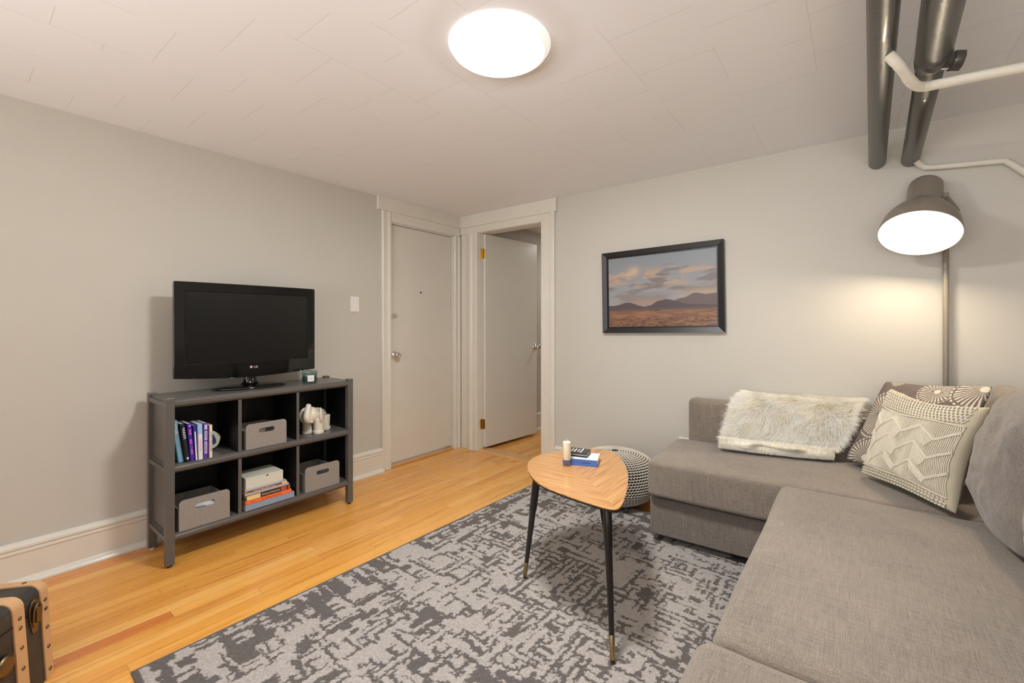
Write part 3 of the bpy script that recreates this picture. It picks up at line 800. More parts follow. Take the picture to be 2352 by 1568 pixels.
# agate slice
n = NT('agate'); v = n.coord('Object')
sp = n.n('ShaderNodeVectorMath', operation='LENGTH', ins={0: n.n('ShaderNodeVectorMath', operation='MULTIPLY', ins={0: v, 1: (0, 1, 1)}).outputs[0]}).outputs['Value']
rr = n.math('ADD', n.math('MULTIPLY', sp, 1/0.064), n.math('MULTIPLY', n.math('SUBTRACT', n.noise(v, 30, 4), 0.5), 0.35))
n.set(Base_Color=n.ramp(rr, [(0.0, L(190, 196, 180)), (0.28, L(196, 200, 186)), (0.33, L(34, 54, 84)), (0.62, L(44, 66, 98)), (0.67, L(176, 172, 176)), (0.74, L(196, 194, 186)), (0.90, L(206, 208, 188)), (0.97, L(160, 160, 110))]), Roughness=0.25)
bm = NB(); prof = [(0.064*(1+0.05*math.sin(3*a+1)+0.02*math.sin(7*a))*math.cos(a), 0.064*(1+0.05*math.cos(2*a))*math.sin(a)) for a in np.linspace(0, 2*PI, 48, endpoint=False)]
prism(bm, prof, 'x', -0.006, 0.006)
o = obj('agate_slice', bm, n.m, bevel=0.0015); o.location = (0.228, -2.190, 0.5485); o.rotation_euler = (0, math.radians(-6), math.radians(-10)); o.scale = (0.85, 0.85, 0.85)
tag(o, 'round polished agate slice with a dark blue centre behind the upright books', 'agate slice')

# elephant figurine
def elephant():
    bm = NB()
    R = lambda a, ax='Z': Matrix.Rotation(math.radians(a), 4, ax)
    # local frame: faces -y (left) then rotated
    ball(bm, (0, 0.030, 0.098), (0.050, 0.066, 0.050))           # body
    ball(bm, (0, 0.075, 0.085), (0.046, 0.040, 0.050))           # rump
    ball(bm, (0, -0.043, 0.118), (0.044, 0.042, 0.048))          # head
    ball(bm, (0, -0.046, 0.146), (0.034, 0.030, 0.026))          # crown
    for s in (-1, 1):
        ball(bm, (s*0.050, -0.026, 0.112), (0.013, 0.040, 0.052), M=R(s*30))  # ear
        for (lx, ly) in ((0.036, -0.022), (0.036, 0.080)):
            tube(bm, [(s*lx, ly, 0.0), (s*lx, ly, 0.014)], 0.0335, 24)
            tube(bm, [(s*lx, ly, 0.0135), (s*lx, ly, 0.018)], 0.0340, 24)
            tube(bm, [(s*lx, ly, 0.016), (s*lx, ly, 0.05), (s*lx*0.95, ly, 0.095)], [0.029, 0.030, 0.034], 24)
        tube(bm, catmull([(s*0.018, -0.075, 0.088), (s*0.024, -0.092, 0.082), (s*0.022, -0.104, 0.090)], 4), [0.008, 0.0075, 0.007, 0.0065, 0.006, 0.0055, 0.005, 0.0045, 0.004], 10)  # tusks
    P = catmull([(0, -0.070, 0.110), (0, -0.092, 0.098), (0, -0.108, 0.118), (0, -0.100, 0.150), (0, -0.088, 0.178), (0, -0.080, 0.190)], 5)
    tube(bm, P, [0.027-0.012*i/(len(P)-1) for i in range(len(P))], 16)
    # saddle cloth with folds
    for k in range(9):
        a = -1.25+2.5*k/8
        tube(bm, catmull([(0.046*math.sin(a), -0.004, 0.098+0.044*math.cos(a)), (0.051*math.sin(a), 0.028, 0.098+0.051*math.cos(a)), (0.047*math.sin(a), 0.075, 0.092+0.046*math.cos(a))], 4), 0.0050, 8)
    for k in range(7):
        tube(bm, [(0.034, 0.034+0.011*k, 0.080), (0.048, 0.040+0.012*k, 0.004)], [0.010, 0.0085], 8)
        tube(bm, [(-0.034, 0.034+0.011*k, 0.080), (-0.048, 0.040+0.012*k, 0.004)], [0.010, 0.0085], 8)
    o = obj('elephant_figurine', bm, simple('cream_ceramic', L(214, 206, 190), 0.35, var=0.03), smooth=True)
    rm = o.modifiers.new('remesh', 'REMESH'); rm.mode = 'VOXEL'; rm.voxel_size = 0.0022; rm.use_smooth_shade = True
    sm = o.modifiers.new('smooth', 'SMOOTH'); sm.factor = 0.5; sm.iterations = 3
    return o
e = elephant(); e.location = (0.290, -1.622, 0.4928); e.rotation_euler.z = math.radians(38); e.scale = (0.98, 0.98, 1.0)
tag(e, 'cream ceramic elephant figurine with raised trunk in the upper right cubby', 'figurine')

# ---------------------------------------------------------------- stack of lying books
G2 = 'books lying in the lower middle cubby'
def lying(label, z, th, y0, y1, dep, cover, x=0.392, deco=None):
    """spine faces +x; length along y"""
    t = thing('book', label, 'book', (x, y0, z), 0, G2)
    ln = y1-y0; bm = NB(); c = 0.0015
    prism(bm, [(-dep, 0), (-dep, c), (-0.004, c), (-0.0025, 0.002), (-0.0025, th-0.002), (-0.004, th-c), (-dep, th-c), (-dep, th), (-0.004, th), (0, th-0.002), (0, 0.002), (-0.004, 0)], 'y', 0, ln)
    obj('cover', bm, cover, t)
    bm = NB(); bx(bm, -dep+0.004, -0.004, 0.004, ln-0.004, c, th-c); obj('page_block', bm, M_PAGES, t)
    if deco: deco(t, th, ln)
    return t
def htext(t, y, z, body, size, m, sx=1.0): return text('spine_title', body, size, m, t, basis((0, 1, 0), (0, 0, 1), (1, 0, 0), (0.0004, y, z)), extrude=0.0002, sx=sx)
def hglyphs(t, y, z, n, size, m, gaps, seed): return glyphs('spine_title', n, size, m, t, basis((0, 1, 0), (0, 0, 1), (1, 0, 0), (0.0004, y, z)), gaps, seed)
def hband(t, y0, y1, z0, z1, m):
    bm = NB(); bx(bm, -0.0005, 0.0003, y0, y1, z0, z1); return obj('spine_band', bm, m, t)
zz = 0.1585
lying('large slate blue book at the bottom of the lying stack', zz, 0.034, -2.066, -1.800, 0.21, K_SL); zz += 0.0342
lying('orange book second from the bottom of the lying stack', zz, 0.022, -2.064, -1.818, 0.20, K_OR, deco=lambda t, th, ln: (hglyphs(t, ln*0.55, th/2, 25, 0.007, K_MR, (3, 16, 19), 9), hglyphs(t, ln*0.14, th/2, 6, 0.005, K_MR, (), 10))); zz += 0.0222
lying('book titled American Architecture in the middle of the lying stack', zz, 0.026, -2.060, -1.824, 0.19, K_BR, deco=lambda t, th, ln: (hband(t, 0.001, ln*0.30, 0.001, th-0.001, K_TN), hband(t, ln*0.78, ln*0.90, 0.001, th-0.001, K_RD), hband(t, ln*0.95, ln*0.99, 0.001, th-0.001, K_RD), htext(t, ln*0.54, th/2, 'American Architecture', 0.0115, K_WH, 0.9))); zz += 0.0262
lying('thin silver book fourth from the bottom of the lying stack', zz, 0.012, -2.068, -1.832, 0.20, K_SV); zz += 0.0122
lying('thin maroon lettered book under the thin pale one', zz, 0.013, -2.066, -1.842, 0.19, K_TN, deco=lambda t, th, ln: (hband(t, 0.004, ln-0.03, 0.004, th-0.001, K_MR), hglyphs(t, ln*0.45, th/2+0.001, 30, 0.006, K_WH, (7, 15, 22), 11))); zz += 0.0132
lying('thin pale grey book directly under the ivory box', zz, 0.008, -2.067, -1.846, 0.19, K_SV); zz += 0.0082
t = thing('keepsake_box', 'ivory keepsake box with a tiny keyhole on top of the lying books', 'box', (0.385, -2.062, zz))
bm = NB(); bx(bm, -0.17, 0, 0, 0.200, 0, 0.052); obj('body', bm, K_IV, t, bevel=0.0015)
bm = NB(); bx(bm, -0.17, 0, 0, 0.200, 0.0525, 0.060); obj('lid', bm, K_IV, t, bevel=0.0015)
bm = NB(); bx(bm, 0.0, 0.002, 0.107, 0.117, 0.050, 0.056); obj('keyhole', bm, M_BLACK, t)

# ================================================================== FRAMED PICTURE
def landscape(nx=520, nz=350, w=0.756, h=0.506):
    U, V = np.meshgrid(np.linspace(0, 1, nx), np.linspace(0, 1, nz), indexing='ij')
    skyA, skyB = lin((140, 150, 160)), lin((176, 172, 168))
    c = skyA[None, None]*V[..., None]+skyB[None, None]*(1-V[..., None])
    def blend(c, m, col): return c*(1-m[..., None])+lin(col)[None, None]*m[..., None]
    warp = fbm(U*6, V*6, 40)*0.12
    cl = fbm(U*4.0, V*15+warp*10, 21)
    c = blend(c, sstep(0.44, 0.60, cl)*sstep(0.40, 0.50, V)*(1-sstep(0.72, 0.84, V+0.06*np.sin(U*7))), (138, 126, 124))
    c = blend(c, sstep(0.50, 0.64, fbm(U*7+3, V*16+2, 31))*sstep(0.52, 0.60, V)*(1-sstep(0.74, 0.86, V)), (196, 164, 140))
    puff = np.exp(-(((U-0.26)/0.055)**2+((V-0.80)/0.055)**2))+0.8*np.exp(-(((U-0.20)/0.10)**2+((V-0.74)/0.04)**2))
    c = blend(c, np.clip(puff*1.2*(0.6+0.6*fbm(U*20, V*20, 8)), 0, 1), (212, 178, 140))
    c = blend(c, sstep(0.3, 0.55, fbm(U*3, V*8, 9))*(1-sstep(0.46, 0.58, V))*0.8, (146, 132, 130))
    c = blend(c, np.exp(-((V-0.34)/0.04)**2)*np.exp(-((U-0.36)/0.16)**2)*0.8, (190, 144, 120))
    c = blend(c, np.exp(-((V-0.44)/0.06)**2)*sstep(0.55, 0.9, U)*0.8, (196, 172, 138))
    # mountains
    def ridge(pts): return np.interp(U[:, 0], [p[0] for p in pts], [p[1] for p in pts])+0.010*(fbm(U[:, 0]*25, U[:, 0]*0, 77)-0.5)
    far = ridge([(0, 0.28), (0.45, 0.28), (0.6, 0.33), (0.68, 0.37), (0.74, 0.385), (0.80, 0.43), (0.83, 0.435), (0.90, 0.41), (1, 0.42)])
    near = ridge([(0, 0.305), (0.08, 0.31), (0.17, 0.345), (0.23, 0.34), (0.30, 0.30), (0.36, 0.28), (0.42, 0.29), (0.48, 0.345), (0.56, 0.37), (0.63, 0.35), (0.70, 0.31), (0.76, 0.29), (1, 0.27)])
    c = blend(c, sstep(0.002, -0.002, V-far[:, None]), (118, 100, 98)); c = blend(c, sstep(0.002, -0.002, V-near[:, None]), (96, 82, 86))
    fld = (V < 0.225+0.004*np.sin(U*9)).astype(float)
    fcol = fbm(U*9, V*60, 55)
    c = blend(c, fld, (142, 96, 66)); c = blend(c, fld*sstep(0.45, 0.6, fcol), (168, 112, 70)); c = blend(c, fld*sstep(0.52, 0.66, fbm(U*40, V*120, 66))*(V < 0.12), (96, 66, 48))
    c = blend(c, ((V < 0.24) & (V > 0.215) & (np.abs(U-0.485) < 0.025)).astype(float), (84, 70, 58))
    c = blend(c, ((V < 0.25) & (V > 0.225)).astype(float)*0.6, (120, 92, 80))
    gr = c.mean(-1, keepdims=True); c = (c*0.72+gr*0.28)*0.80
    Vv = np.stack([U*w-w/2, 0*U, V*h-h/2], -1).reshape(-1, 3)
    me = np_mesh('print', Vv, grid_faces(nx, nz), c.reshape(-1, 3)); return me
pf = thing('framed_picture', 'black framed landscape photograph hanging on the back wall', 'picture', (1.936, -0.001, 1.421))
pf.rotation_euler = (0, math.radians(-0.9), 0)
W2, H2, B = 0.846, 0.597, 0.045
bm = NB()
inn = [(-W2/2+B, -H2/2+B), (W2/2-B, -H2/2+B), (W2/2-B, H2/2-B), (-W2/2+B, H2/2-B)]; outp = [(-W2/2, -H2/2), (W2/2, -H2/2), (W2/2, H2/2), (-W2/2, H2/2)]
prof = [(0.0, 0.0), (0.0, -0.030), (0.004, -0.034), (0.80, -0.026), (0.84, -0.018), (1.0, -0.018), (1.0, 0.0)]
rings = []
for s, d in prof: rings.append([bm.verts.new((o[0]*(1-s)+i[0]*s, d, o[1]*(1-s)+i[1]*s)) for o, i in zip(outp, inn)])
for a, b in zip(rings, rings[1:]+rings[:1]):
    for i in range(4): bm.faces.new([a[i], a[(i+1) % 4], b[(i+1) % 4], b[i]])
obj('frame', bm, simple('black_frame', (0.007, 0.007, 0.007, 1), 0.36, var=0.0), pf)
me = landscape(); me.materials.append(vcol('landscape_print', 0.4, coat=0.15)); o = bpy.data.objects.new('print', me); COL.objects.link(o); o.parent = pf; o.location = (0, -0.012, 0)

# ================================================================== SOFA
SF = thing('corner_sofa', 'grey linen corner sofa with a chaise along the back wall', 'sofa', (2.14, -0.76, 0), 0)
def sfp(o): o.location = (-2.14, 0.76, 0); return o
def cushion(x0, x1, y0, y1, z0, z1, r=0.03, crown=0.0, cuts=28, wr=0.004, seed=0, M=None):
    bm = NB(); bmesh.ops.create_cube(bm, size=2.0)
    bmesh.ops.subdivide_edges(bm, edges=bm.edges[:], cuts=cuts, use_grid_fill=True)
    hx, hy, hz = (x1-x0)/2, (y1-y0)/2, (z1-z0)/2; c = Vector(((x0+x1)/2, (y0+y1)/2, (z0+z1)/2))
    def warp(t, h):  # more verts near the edges
        return math.copysign(abs(t)**0.75, t)*h
    for v in bm.verts:
        u = v.co.copy(); p = Vector((warp(u.x, hx), warp(u.y, hy), warp(u.z, hz)))
        q = Vector((max(-hx+r, min(hx-r, p.x)), max(-hy+r, min(hy-r, p.y)), max(-hz+r, min(hz-r, p.z))))
        d = p-q
        if d.length > 1e-9: p = q+d.normalized()*r
        if u.z > 0: p.z += crown*(1-(p.x/hx)**2)*(1-(p.y/hy)**2)*max(0, u.z)
        w = p+c
        nz = noise.noise(Vector((w.x*5+seed, w.y*5, w.z*5)))*wr + noise.noise(Vector((w.x*16+seed, w.y*16, w.z*16)))*wr*0.35
        nn = Vector((u.x**5, u.y**5, u.z**5)); 
        if nn.length > 0: w += nn.normalized()*nz
        v.co = M @ w if M is not None else w
    return bm
MA = Matrix.Translation((2.14, -0.775, 0)) @ Matrix.Rotation(math.radians(2.6), 4, 'Z')
# chaise seat (along the back wall)
sfp(obj('chaise_seat', cushion(0, 1.46, 0, 0.60, 0.268, 0.455, 0.022, 0.010, seed=2, M=MA), M_LINEN, SF, smooth=True))
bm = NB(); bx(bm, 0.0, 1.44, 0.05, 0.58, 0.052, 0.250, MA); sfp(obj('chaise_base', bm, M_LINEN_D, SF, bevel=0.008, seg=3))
bm = NB(); bx(bm, 0.06, 1.40, 0.13, 0.56, 0.0150, 0.0515, MA); sfp(obj('under_shade', bm, M_BASE, SF))  # added black block, stands for the shade under the chaise
bm = NB(); bx(bm, 0.010, 1.40, 0.090, 0.57, 0.2505, 0.2675, MA); sfp(obj('gap_shade', bm, M_BLACK, SF))  # black block standing in for the shade between seat and base
# back along the wall
sfp(obj('wall_backrest', cushion(0.062, 1.46, 0.605, 0.695, 0.10, 0.712, 0.034, 0.0, wr=0.0015, seed=4, M=MA), M_LINEN, SF, smooth=True))
# long seat toward camera
sfp(obj('seat_cushion', cushion(2.748, 3.60, -1.985, -0.732, 0.262, 0.457, 0.034, 0.012, seed=9), M_LINEN, SF, smooth=True))
sfp(obj('seat_cushion', cushion(2.725, 3.60, -2.62, -1.990, 0.262, 0.462, 0.040, 0.012, seed=19), M_LINEN, SF, smooth=True))
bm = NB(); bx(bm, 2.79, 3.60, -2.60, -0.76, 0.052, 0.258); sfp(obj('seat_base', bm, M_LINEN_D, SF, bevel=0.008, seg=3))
sfp(obj('backrest', cushion(3.615, 3.74, -2.60, -0.12, 0.08, 0.70, 0.035, 0.0, wr=0.0015, seed=5), M_LINEN, SF, smooth=True))
for (lx, ly) in ((2.28, -0.60), (2.28, -0.25), (3.50, -0.30), (2.85, -2.5), (3.48, -2.5), (2.87, -0.85), (3.48, -1.4)):
    bm = NB(); z0 = 0.0125 if lx < 2.74 else 0.0006
    bx(bm, lx-0.025, lx+0.025, ly-0.025, ly+0.025, z0, 0.052); sfp(obj('leg', bm, M_BASE, SF))

# ------------------------------------------------------------------ pillows
def psurf(U, V, s, th, ear=0.06, seed=0, wr=0.006, power=0.42, rnd=0.055, rp=5):
    """U,V in [-1,1]; returns local x,y,z for front surface"""
    a, b = s
    rc = 1-rnd*np.abs(U*V)**rp
    X = a/2*U*(1-ear*(1-V**2))*rc; Y = b/2*V*(1-ear*np.where(V > 0, 1.45, 0.7)*(1-U**2))*rc
    prof = np.clip((1-U**2)*(1-V**2), 0, 1)**power
    wn = (fbm(U*2.2+seed+5, V*2.2+5, seed, 3)-0.5)*wr*3+(fbm(U*6+seed+9, V*6+9, seed+3, 3)-0.5)*wr
    Z = th/2*prof+wn*np.clip(prof*2, 0, 1)
    return X, Y, Z
def pillow_mesh(name, s, th, nu=60, cols=None, thb=None, **kw):
    t = np.linspace(-1, 1, nu); t = np.sign(t)*np.abs(t)**0.8
    U, V = np.meshgrid(t, t, indexing='ij')
    X, Y, Z = psurf(U, V, s, th, **kw)
    X2, Y2, Z2 = psurf(U, V, s, thb or th, **{**kw, 'seed': kw.get('seed', 0)+50})
    A = np.stack([X, Y, Z+0.001], -1).reshape(-1, 3); B_ = np.stack([X2, Y2, -Z2-0.001], -1).reshape(-1, 3)
    F1 = grid_faces(nu, nu); F2 = grid_faces(nu, nu, nu*nu)[:, ::-1]
    b = [(i, 0) for i in range(nu)]+[(nu-1, j) for j in range(1, nu)]+[(i, nu-1) for i in range(nu-2, -1, -1)]+[(0, j) for j in range(nu-2, 0, -1)]
    idx = np.array([i*nu+j for i, j in b]); m = len(idx); a = np.arange(m)
    F3 = np.stack([idx, idx+nu*nu, (idx+nu*nu)[(a+1) % m], idx[(a+1) % m]], 1)
    VV = np.concatenate([A, B_]); FF = np.concatenate([F1, F2, F3])
    cc = None
    if cols is not None:
        c1 = cols(U, V, 1).reshape(-1, 3); c2 = cols(U, V, -1).reshape(-1, 3); cc = np.concatenate([c1, c2])
    return np_mesh(name, VV, FF, cc)
def frame_from(e, u, c):
    e = Vector(e).normalized(); u = Vector(u); u = (u-e*u.dot(e)).normalized(); n_ = e.cross(u)
    return basis(e, u, n_, c)
def pillow(name, label, e, u, c, s, th, m, cols=None, cat='cushion', nu=60, group=None, **kw):
    me = pillow_mesh(name, s, th, nu, cols, **kw); me.materials.append(m)
    o = bpy.data.objects.new(name, me); COL.objects.link(o); o.matrix_world = frame_from(e, u, c)
    tag(o, label, cat, group); return o
# grey back cushions leaning on the right backrest
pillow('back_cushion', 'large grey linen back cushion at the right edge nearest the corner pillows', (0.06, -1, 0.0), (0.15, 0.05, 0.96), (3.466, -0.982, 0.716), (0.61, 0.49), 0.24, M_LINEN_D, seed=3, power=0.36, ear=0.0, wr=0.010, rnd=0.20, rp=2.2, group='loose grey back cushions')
pillow('back_cushion', 'grey linen back cushion cut off by the lower right edge of the photo', (0.0, -1, 0.0), (0.15, 0.0, 0.96), (3.466, -1.605, 0.716), (0.61, 0.49), 0.24, M_LINEN, seed=14, power=0.36, ear=0.0, wr=0.010, rnd=0.18, rp=2.4, group='loose grey back cushions')
pillow('back_cushion', 'grey linen back cushion in the far sofa corner behind the other pillows', (0.13, -0.99, 0.0), (0.20, 0.02, 0.97), (3.53, -0.375, 0.70), (0.50, 0.45), 0.13, M_LINEN, seed=23, power=0.4, ear=0.04, group='loose grey back cushions')
# patterned pillow
def flower_cols(U, V, side):
    base = lin((104, 94, 90)); crm = lin((206, 198, 180))
    X = U*0.25; Y = V*0.25; m = np.zeros_like(X)
    cs = [(-0.135, 0.03, 0.150, 46), (-0.13, -0.225, 0.115, 34), (0.235, 0.225, 0.125, 34), (0.03, -0.20, 0.09, 28), (-0.16, 0.262, 0.045, 20), (0.06, 0.20, 0.085, 30), (0.22, -0.08, 0.12, 34)]
    done = np.zeros_like(X)
    for (cx, cy, R, n_) in cs:
        d = np.hypot(X-cx, Y-cy); a = np.arctan2(Y-cy, X-cx)
        petal = (np.cos(a*n_) > 0.15-0.9*(d/R-0.75)) & (d < R*0.86) & (d > R*0.14)
        core = d < R*0.15
        ringd = np.abs(d-R*0.96) < R*0.035
        dots = ringd & (np.cos(a*n_*1.0) > -0.3)
        inside = d < R*1.02
        mm = (petal | core | dots).astype(float)
        m = np.where((done < 0.5) & inside, mm, m); done = np.maximum(done, inside)
    return base[None, None]*(1-m[..., None])+crm[None, None]*m[..., None]
pillow('patterned_pillow', 'dark taupe pillow with cream dandelion print behind the macrame pillow', (0.70, -0.70, 0.086), (0.377, 0.417, 0.827), (3.230, -0.308, 0.706), (0.49, 0.49), 0.09, vcol('printed_cotton', 0.85, bump=0.2), flower_cols, 'pillow', nu=260, seed=8, ear=0.07)

# macrame pillow
def macrame():
    e = (0.640, -0.768, -0.025); u = (0.243, 0.171, 0.955); c = (3.233, -0.560, 0.676)
    s = (0.440, 0.440); th = 0.17
    kw = dict(seed=31, ear=0.13, wr=0.004, power=0.45)
    Mx = frame_from(e, u, c)
    root = thing('macrame_pillow', 'cream macrame pillow with knotted diamond pattern in front of the printed one', 'pillow')
    root.matrix_world = Mx
    me = pillow_mesh('pillow_body', s, th, 70, None, thb=0.11, **kw); me.materials.append(simple('cream_canvas', L(190, 180, 156), 0.9, var=0.03, bump=0.2, bscale=500))
    o = bpy.data.objects.new('pillow_body', me); COL.objects.link(o); o.parent = root
    def S(p, h):
        U = np.array([p[0]]); V = np.array([p[1]])
        X, Y, Z = psurf(U, V, s, th, **kw)
        d = 0.01
        Xa, Ya, Za = psurf(np.clip(U+d, -1, 1), V, s, th, **kw); Xb, Yb, Zb = psurf(U, np.clip(V+d, -1, 1), s, th, **kw)
        a = Vector((Xa[0]-X[0], Ya[0]-Y[0], Za[0]-Z[0])); b = Vector((Xb[0]-X[0], Yb[0]-Y[0], Zb[0]-Z[0]))
        n_ = a.cross(b)
        n_ = n_.normalized() if n_.length > 1e-9 else Vector((0, 0, 1))
        if n_.z < 0: n_ = -n_
        n_ = (n_+Vector((0, 0, 0.6))).normalized()
        return Vector((X[0], Y[0], Z[0]))+n_*h
    VV = []; FF = []
    def cord(pts, r=0.0017, h=0.003, seg=5, twist=0.0):
        P = [S(p, h+(0.0012*math.sin(i*2.2) if twist else 0)) for i, p in enumerate(pts)]
        base = len(VV); n_ = len(P)
        for i, p in enumerate(P):
            d = (P[min(i+1, n_-1)]-P[max(i-1, 0)]); d = d.normalized() if d.length else Vector((1, 0, 0))
            up = Vector((0, 0, 1)); sd = d.cross(up); sd = sd.normalized() if sd.length > 1e-6 else Vector((1, 0, 0)); up = sd.cross(d)
            rr_ = r*(1+0.25*math.sin(i*2.9)) if twist else r
            for k in range(seg):
                a = 2*PI*k/seg; VV.append(tuple(p+sd*math.cos(a)*rr_+up*math.sin(a)*rr_))
        for i in range(n_-1):
            for k in range(seg):
                FF.append((base+i*seg+k, base+i*seg+(k+1) % seg, base+(i+1)*seg+(k+1) % seg, base+(i+1)*seg+k))
    inside = lambda p: abs(p[0]) < 0.965 and abs(p[1]) < 0.965
    def seg_line(p, q, n_=12): return [(p[0]+(q[0]-p[0])*i/(n_-1), p[1]+(q[1]-p[1])*i/(n_-1)) for i in range(n_)]
    UR, UL = 0.90, -0.96
    # knotted lace bands: top third and a thin bottom band
    def lace(v0, v1, du=0.062, dv=0.062):
        rows = int((v1-v0)/dv)
        for j in range(rows+1):
            for i in range(int((UR-UL)/du)+1):
                uu = UL+i*du+(du/2 if j % 2 else 0); vv = v0+j*dv
                if uu > UR or vv > v1: continue
                cord([(uu-du*0.30, vv+0.002), (uu, vv+dv*0.15), (uu+du*0.30, vv+0.002)], 0.0030, 0.0045, 6)   # knot
                for sx in (-1, 1):
                    if UL < uu+sx*du/2 < UR and vv+dv < v1+0.02: cord([(uu+sx*du*0.12, vv+dv*0.1), (uu+sx*du*0.40, vv+dv*0.45), (uu+sx*du*0.40, vv+dv*0.9)], 0.0020, 0.0030, 5)
    lace(0.60, 0.955); lace(-0.955, -0.80)
    cord([(x, 0.555+0.02*math.sin(x*5)) for x in np.linspace(UL, UR, 60)], 0.0034, 0.004, 6, 1)
    cord([(x, -0.765+0.012*math.sin(x*6)) for x in np.linspace(UL, UR, 60)], 0.0030, 0.004, 6, 1)
    # chevron rows of diagonal cords between v=-0.74 and 0.53
    V0, V1 = -0.745, 0.535; per = 0.62
    def zig(u, ph): t = ((u-UL)/per+ph) % 1.0; return abs(2*t-1)          # 0..1
    levels = [0.30, -0.08, -0.46]
    for lv in levels:
        for dd in (0.0, 0.026):
            cord([(x, lv-dd+0.24*(zig(x, 0)-0.5)) for x in np.linspace(UL, UR, 110)], 0.0028, 0.0050, 6, 1)
        for kk in range(4):
            xa = UL+per*kk; xb = min(UR, xa+per*0.5)
            for r_ in range(1, 9):
                dd = 0.026+0.030*r_; x1_ = xb-0.012*r_
                if x1_-xa > 0.06 and lv-dd-0.12 > V0: cord([(x, lv-dd+0.24*(zig(x, 0)-0.5)) for x in np.linspace(xa+0.008, x1_, 16)], 0.0024, 0.0046, 5, 1)
    # fill between: vertical-ish fine cords (sennits) & slanted dense ones
    nc = 72
    for i in range(nc):
        x = UL+(UR-UL)*i/(nc-1); t = ((x-UL)/per) % 1.0; sl = 1 if t < 0.5 else -1
        edges = [V1]+[lv+0.24*(zig(x, 0)-0.5) for lv in levels]+[V0]
        for q in range(len(edges)-1):
            a, b = edges[q]-0.012, edges[q+1]+0.012
            if a <= b: continue
            bow = 0.02*math.sin(x*9+q)
            cord([(min(UR, max(UL, x+bow*math.sin(PI*w_))), a+(b-a)*w_) for w_ in np.linspace(0, 1, 8)], 0.0021, 0.0028, 5)
    # knotted diamonds: rows of slanted thick cords
    for q, lv in enumerate(levels+[-0.62]):
        if q == 3: continue
        for kk in range(0):
            cx = UL+per*(kk+0.5)
            if cx > UR: continue
            cyv = lv-0.19+0.24*(zig(cx, 0)-0.5)+0.02
            for r_ in range(8):
                f_ = r_/7.0
                for sgn in (-1, 1):
                    p = (cx+sgn*0.005, cyv+0.10-0.20*f_+0.02); ln = 0.15*(1-abs(2*f_-1)*0.55)
                    q2 = (p[0]+sgn*ln, p[1]+ln*0.38)
                    if abs(q2[0]) < 0.93 and V0 < p[1] < V1-0.05 and q2[0] < UR: cord(seg_line(p, q2, 9), 0.0030, 0.0062, 5, 1)
    me = np_mesh('macrame_cords', VV, FF); me.materials.append(simple('cotton_cord', L(218, 209, 190), 0.85, var=0.04))
    o = bpy.data.objects.new('macrame_cords', me); COL.objects.link(o); o.parent = root
    return root
macrame()

